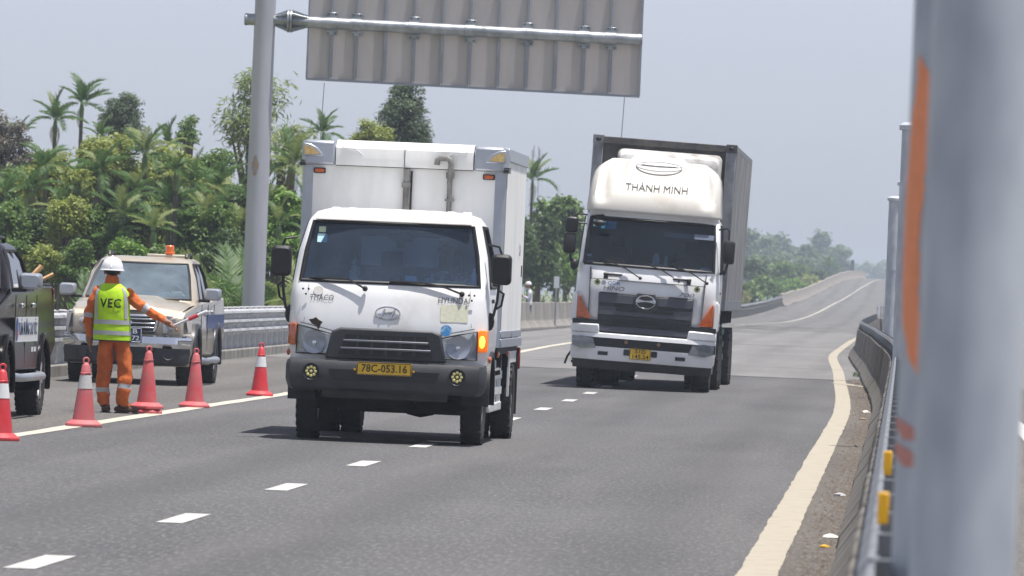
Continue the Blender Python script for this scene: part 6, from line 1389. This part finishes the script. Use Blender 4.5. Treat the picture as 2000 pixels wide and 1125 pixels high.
for i, (px, py, hw) in enumerate(((1668,522,24),(1700,514,26),(1735,512,26),(1770,516,26))):
    tree(px, py, hw, 2500, LM['far'], ('leftmost','second','third','fourth')[i]+' of the faint blue trees on the horizon right of the far wood', 1.8, 1.0, 1.2, group='faint blue horizon trees', clump_r=2.6, asp=1.4, py_bot=575)
# marker board on the overpass and a faint lattice mast
c = at(1665, 516, 980); t = thing('overpass_marker', (c.x, 980, grade(980)-1), 'tiny dark upright board on a post near the overpass crest', 'road sign')
MB().tube([(0,0,0),(0,0,c.z-grade(980)+1)], .08, 6).build('post', GALV, t); zt = c.z-grade(980)+1; MB().box(-.22,.22,-.05,-.0,zt-.9,zt+.55).build('board', mat('dark_board', C(70,80,92), .7), t)
c = at(1048, 285, 700); b_ = at(1048, 420, 700)
t = thing('lattice_mast', (c.x, 700, -1.9), 'faint lattice radio mast rising behind the box truck rear corner', 'mast'); H = c.z+1.9
q = MB()
for sx, sy in ((-1,-1),(1,-1),(1,1),(-1,1)): q.tube([(sx*.6,sy*.6,0),(sx*.22,sy*.22,H)], .035, 4)
for k in range(int(H/.7)):
    z0, z1 = .7*k, .7*(k+1); a = .6-.38*z0/H; b2 = .6-.38*z1/H; s = 1 if k % 2 else -1
    q.tube([(-a*s,-a,z0),(b2*s,-b2,z1)], .022, 4); q.tube([(a,-a*s,z0),(b2,b2*s,z1)], .022, 4)
q.build('lattice', mat('mast_grey', C(150,156,166), .6), t)
for k in range(3): MB().box(-.42,-.3,-.3,.2,H-1.2-.9*k,H-.4-.9*k).box(.3,.42,-.3,.2,H-1.0-.9*k,H-.3-.9*k).build('antenna', mat('antenna_white', C(190,194,200), .6), t)
# litter and gravel along the dusty verge, weeds at the wall foot
n = 2600; ys_ = 16+130*rng.uniform(0,1,n)**1.2; xs = -.62+rng.beta(2.2,1.2,n)*.26+np.array([shift(y) for y in ys_]); s_ = rng.uniform(.004,.018,n)
V = []; F = []
for x, y, s in zip(xs, ys_, s_):
    b = len(V); j = rng.uniform(.7,1.3,5)
    V += [(x-s*j[0],y-s,0.001),(x+s,y-s*j[1],0.001),(x+s*j[2],y+s,0.001),(x-s,y+s*j[3],0.001),(x,y,s*1.1*j[4])]; F += [(b,b+1,b+4,b+4),(b+1,b+2,b+4,b+4),(b+2,b+3,b+4,b+4),(b+3,b,b+4,b+4)]
me = bpy.data.meshes.new('gravel'); me.from_pydata(V, [], [f[:3] for f in F]); tag(link('gravel', me, mat('gravel', C(118,108,98), .9, c2=C(70,64,58), vscale=60)), 'loose gravel and grit along the dusty verge', kind='stuff')
LIT = [('crumpled white paper scrap on the verge, nearest the camera',-.42,49.5,.05,C(215,212,205)),('yellow plastic scrap on the verge beside the white paper',-.44,47.5,.035,C(225,170,40)),('flat pale disc of litter on the verge midway along',-.45,60.0,.05,C(165,165,168)),('whitish rag at the barrier foot',-.43,104,.07,C(200,195,188)),('brown leaf litter at the barrier foot farther on',-.46,98,.05,C(150,130,110)),('small white wrapper on the left shoulder by the black pickup',-8.62,68.5,.03,C(225,225,225))]
for lab, x, y, s, c_ in LIT:
    q = MB(); q.loft([[(s*k*math.cos(a)*random.uniform(.6,1.2), s*1.6*k*math.sin(a)*random.uniform(.6,1.2), h*s) for a in np.linspace(0, 2*math.pi, 9, endpoint=False)] for h, k in ((0.02,1),(.25,.9),(.5,.3))])
    o = q.build('litter', mat('litter%d' % int(y), c_, .8, var=.2, vscale=30)); o.location = (x+shift(y), y, .004); tag(o, lab, 'litter', 'litter on the road edges')
WEED = leafmat('weed', (.06,.1,.03,1), (.11,.15,.05,1))
for x, y, lab in ((-.42,150,'weed tuft at the barrier foot where the line bends'),):
    n = 60; P = np.stack([rng.normal(0,.05,n), rng.normal(0,.06,n), rng.uniform(.01,.1,n)], 1); N = unit(n); D = unit(n)*.6+np.array([0,0,1.]); D -= N*(D*N).sum(1)[:,None]; D /= np.linalg.norm(D,axis=1)[:,None]
    V, F = leaf_quads(P, N, D, rng.uniform(.05,.1,n), rng.uniform(.01,.02,n)); o = link('weed', np_mesh('weed', V, F, WEED), None); o.location = (x+shift(y), y, 0); tag(o, lab, 'weed', 'weeds along the median barrier')
# ------------------------------------------------------------------ haze: one closed box of pale air round everything
hz = MB().box(-660, 450, -58, 2905, -3.2, 19).build('haze', None) if False else None
me = bpy.data.meshes.new('haze'); q = MB().box(-660, 450, -58, 2905, -3.2, 19); me.from_pydata(q.v, [], q.f)
hm = bpy.data.materials.new('haze_air'); hm.use_nodes = True; n = hm.node_tree.nodes; n.remove(n['Principled BSDF'])
pv = n.new('ShaderNodeVolumePrincipled'); pv.inputs['Color'].default_value = (.74,.84,.98,1); pv.inputs['Density'].default_value = .00032; pv.inputs['Anisotropy'].default_value = 0.0
hm.node_tree.links.new(pv.outputs[0], n['Material Output'].inputs['Volume'])
o = link('haze', me, hm); tag(o, 'pale bluish haze hanging over the distant road and trees', 'haze', kind='stuff'); del o['category']
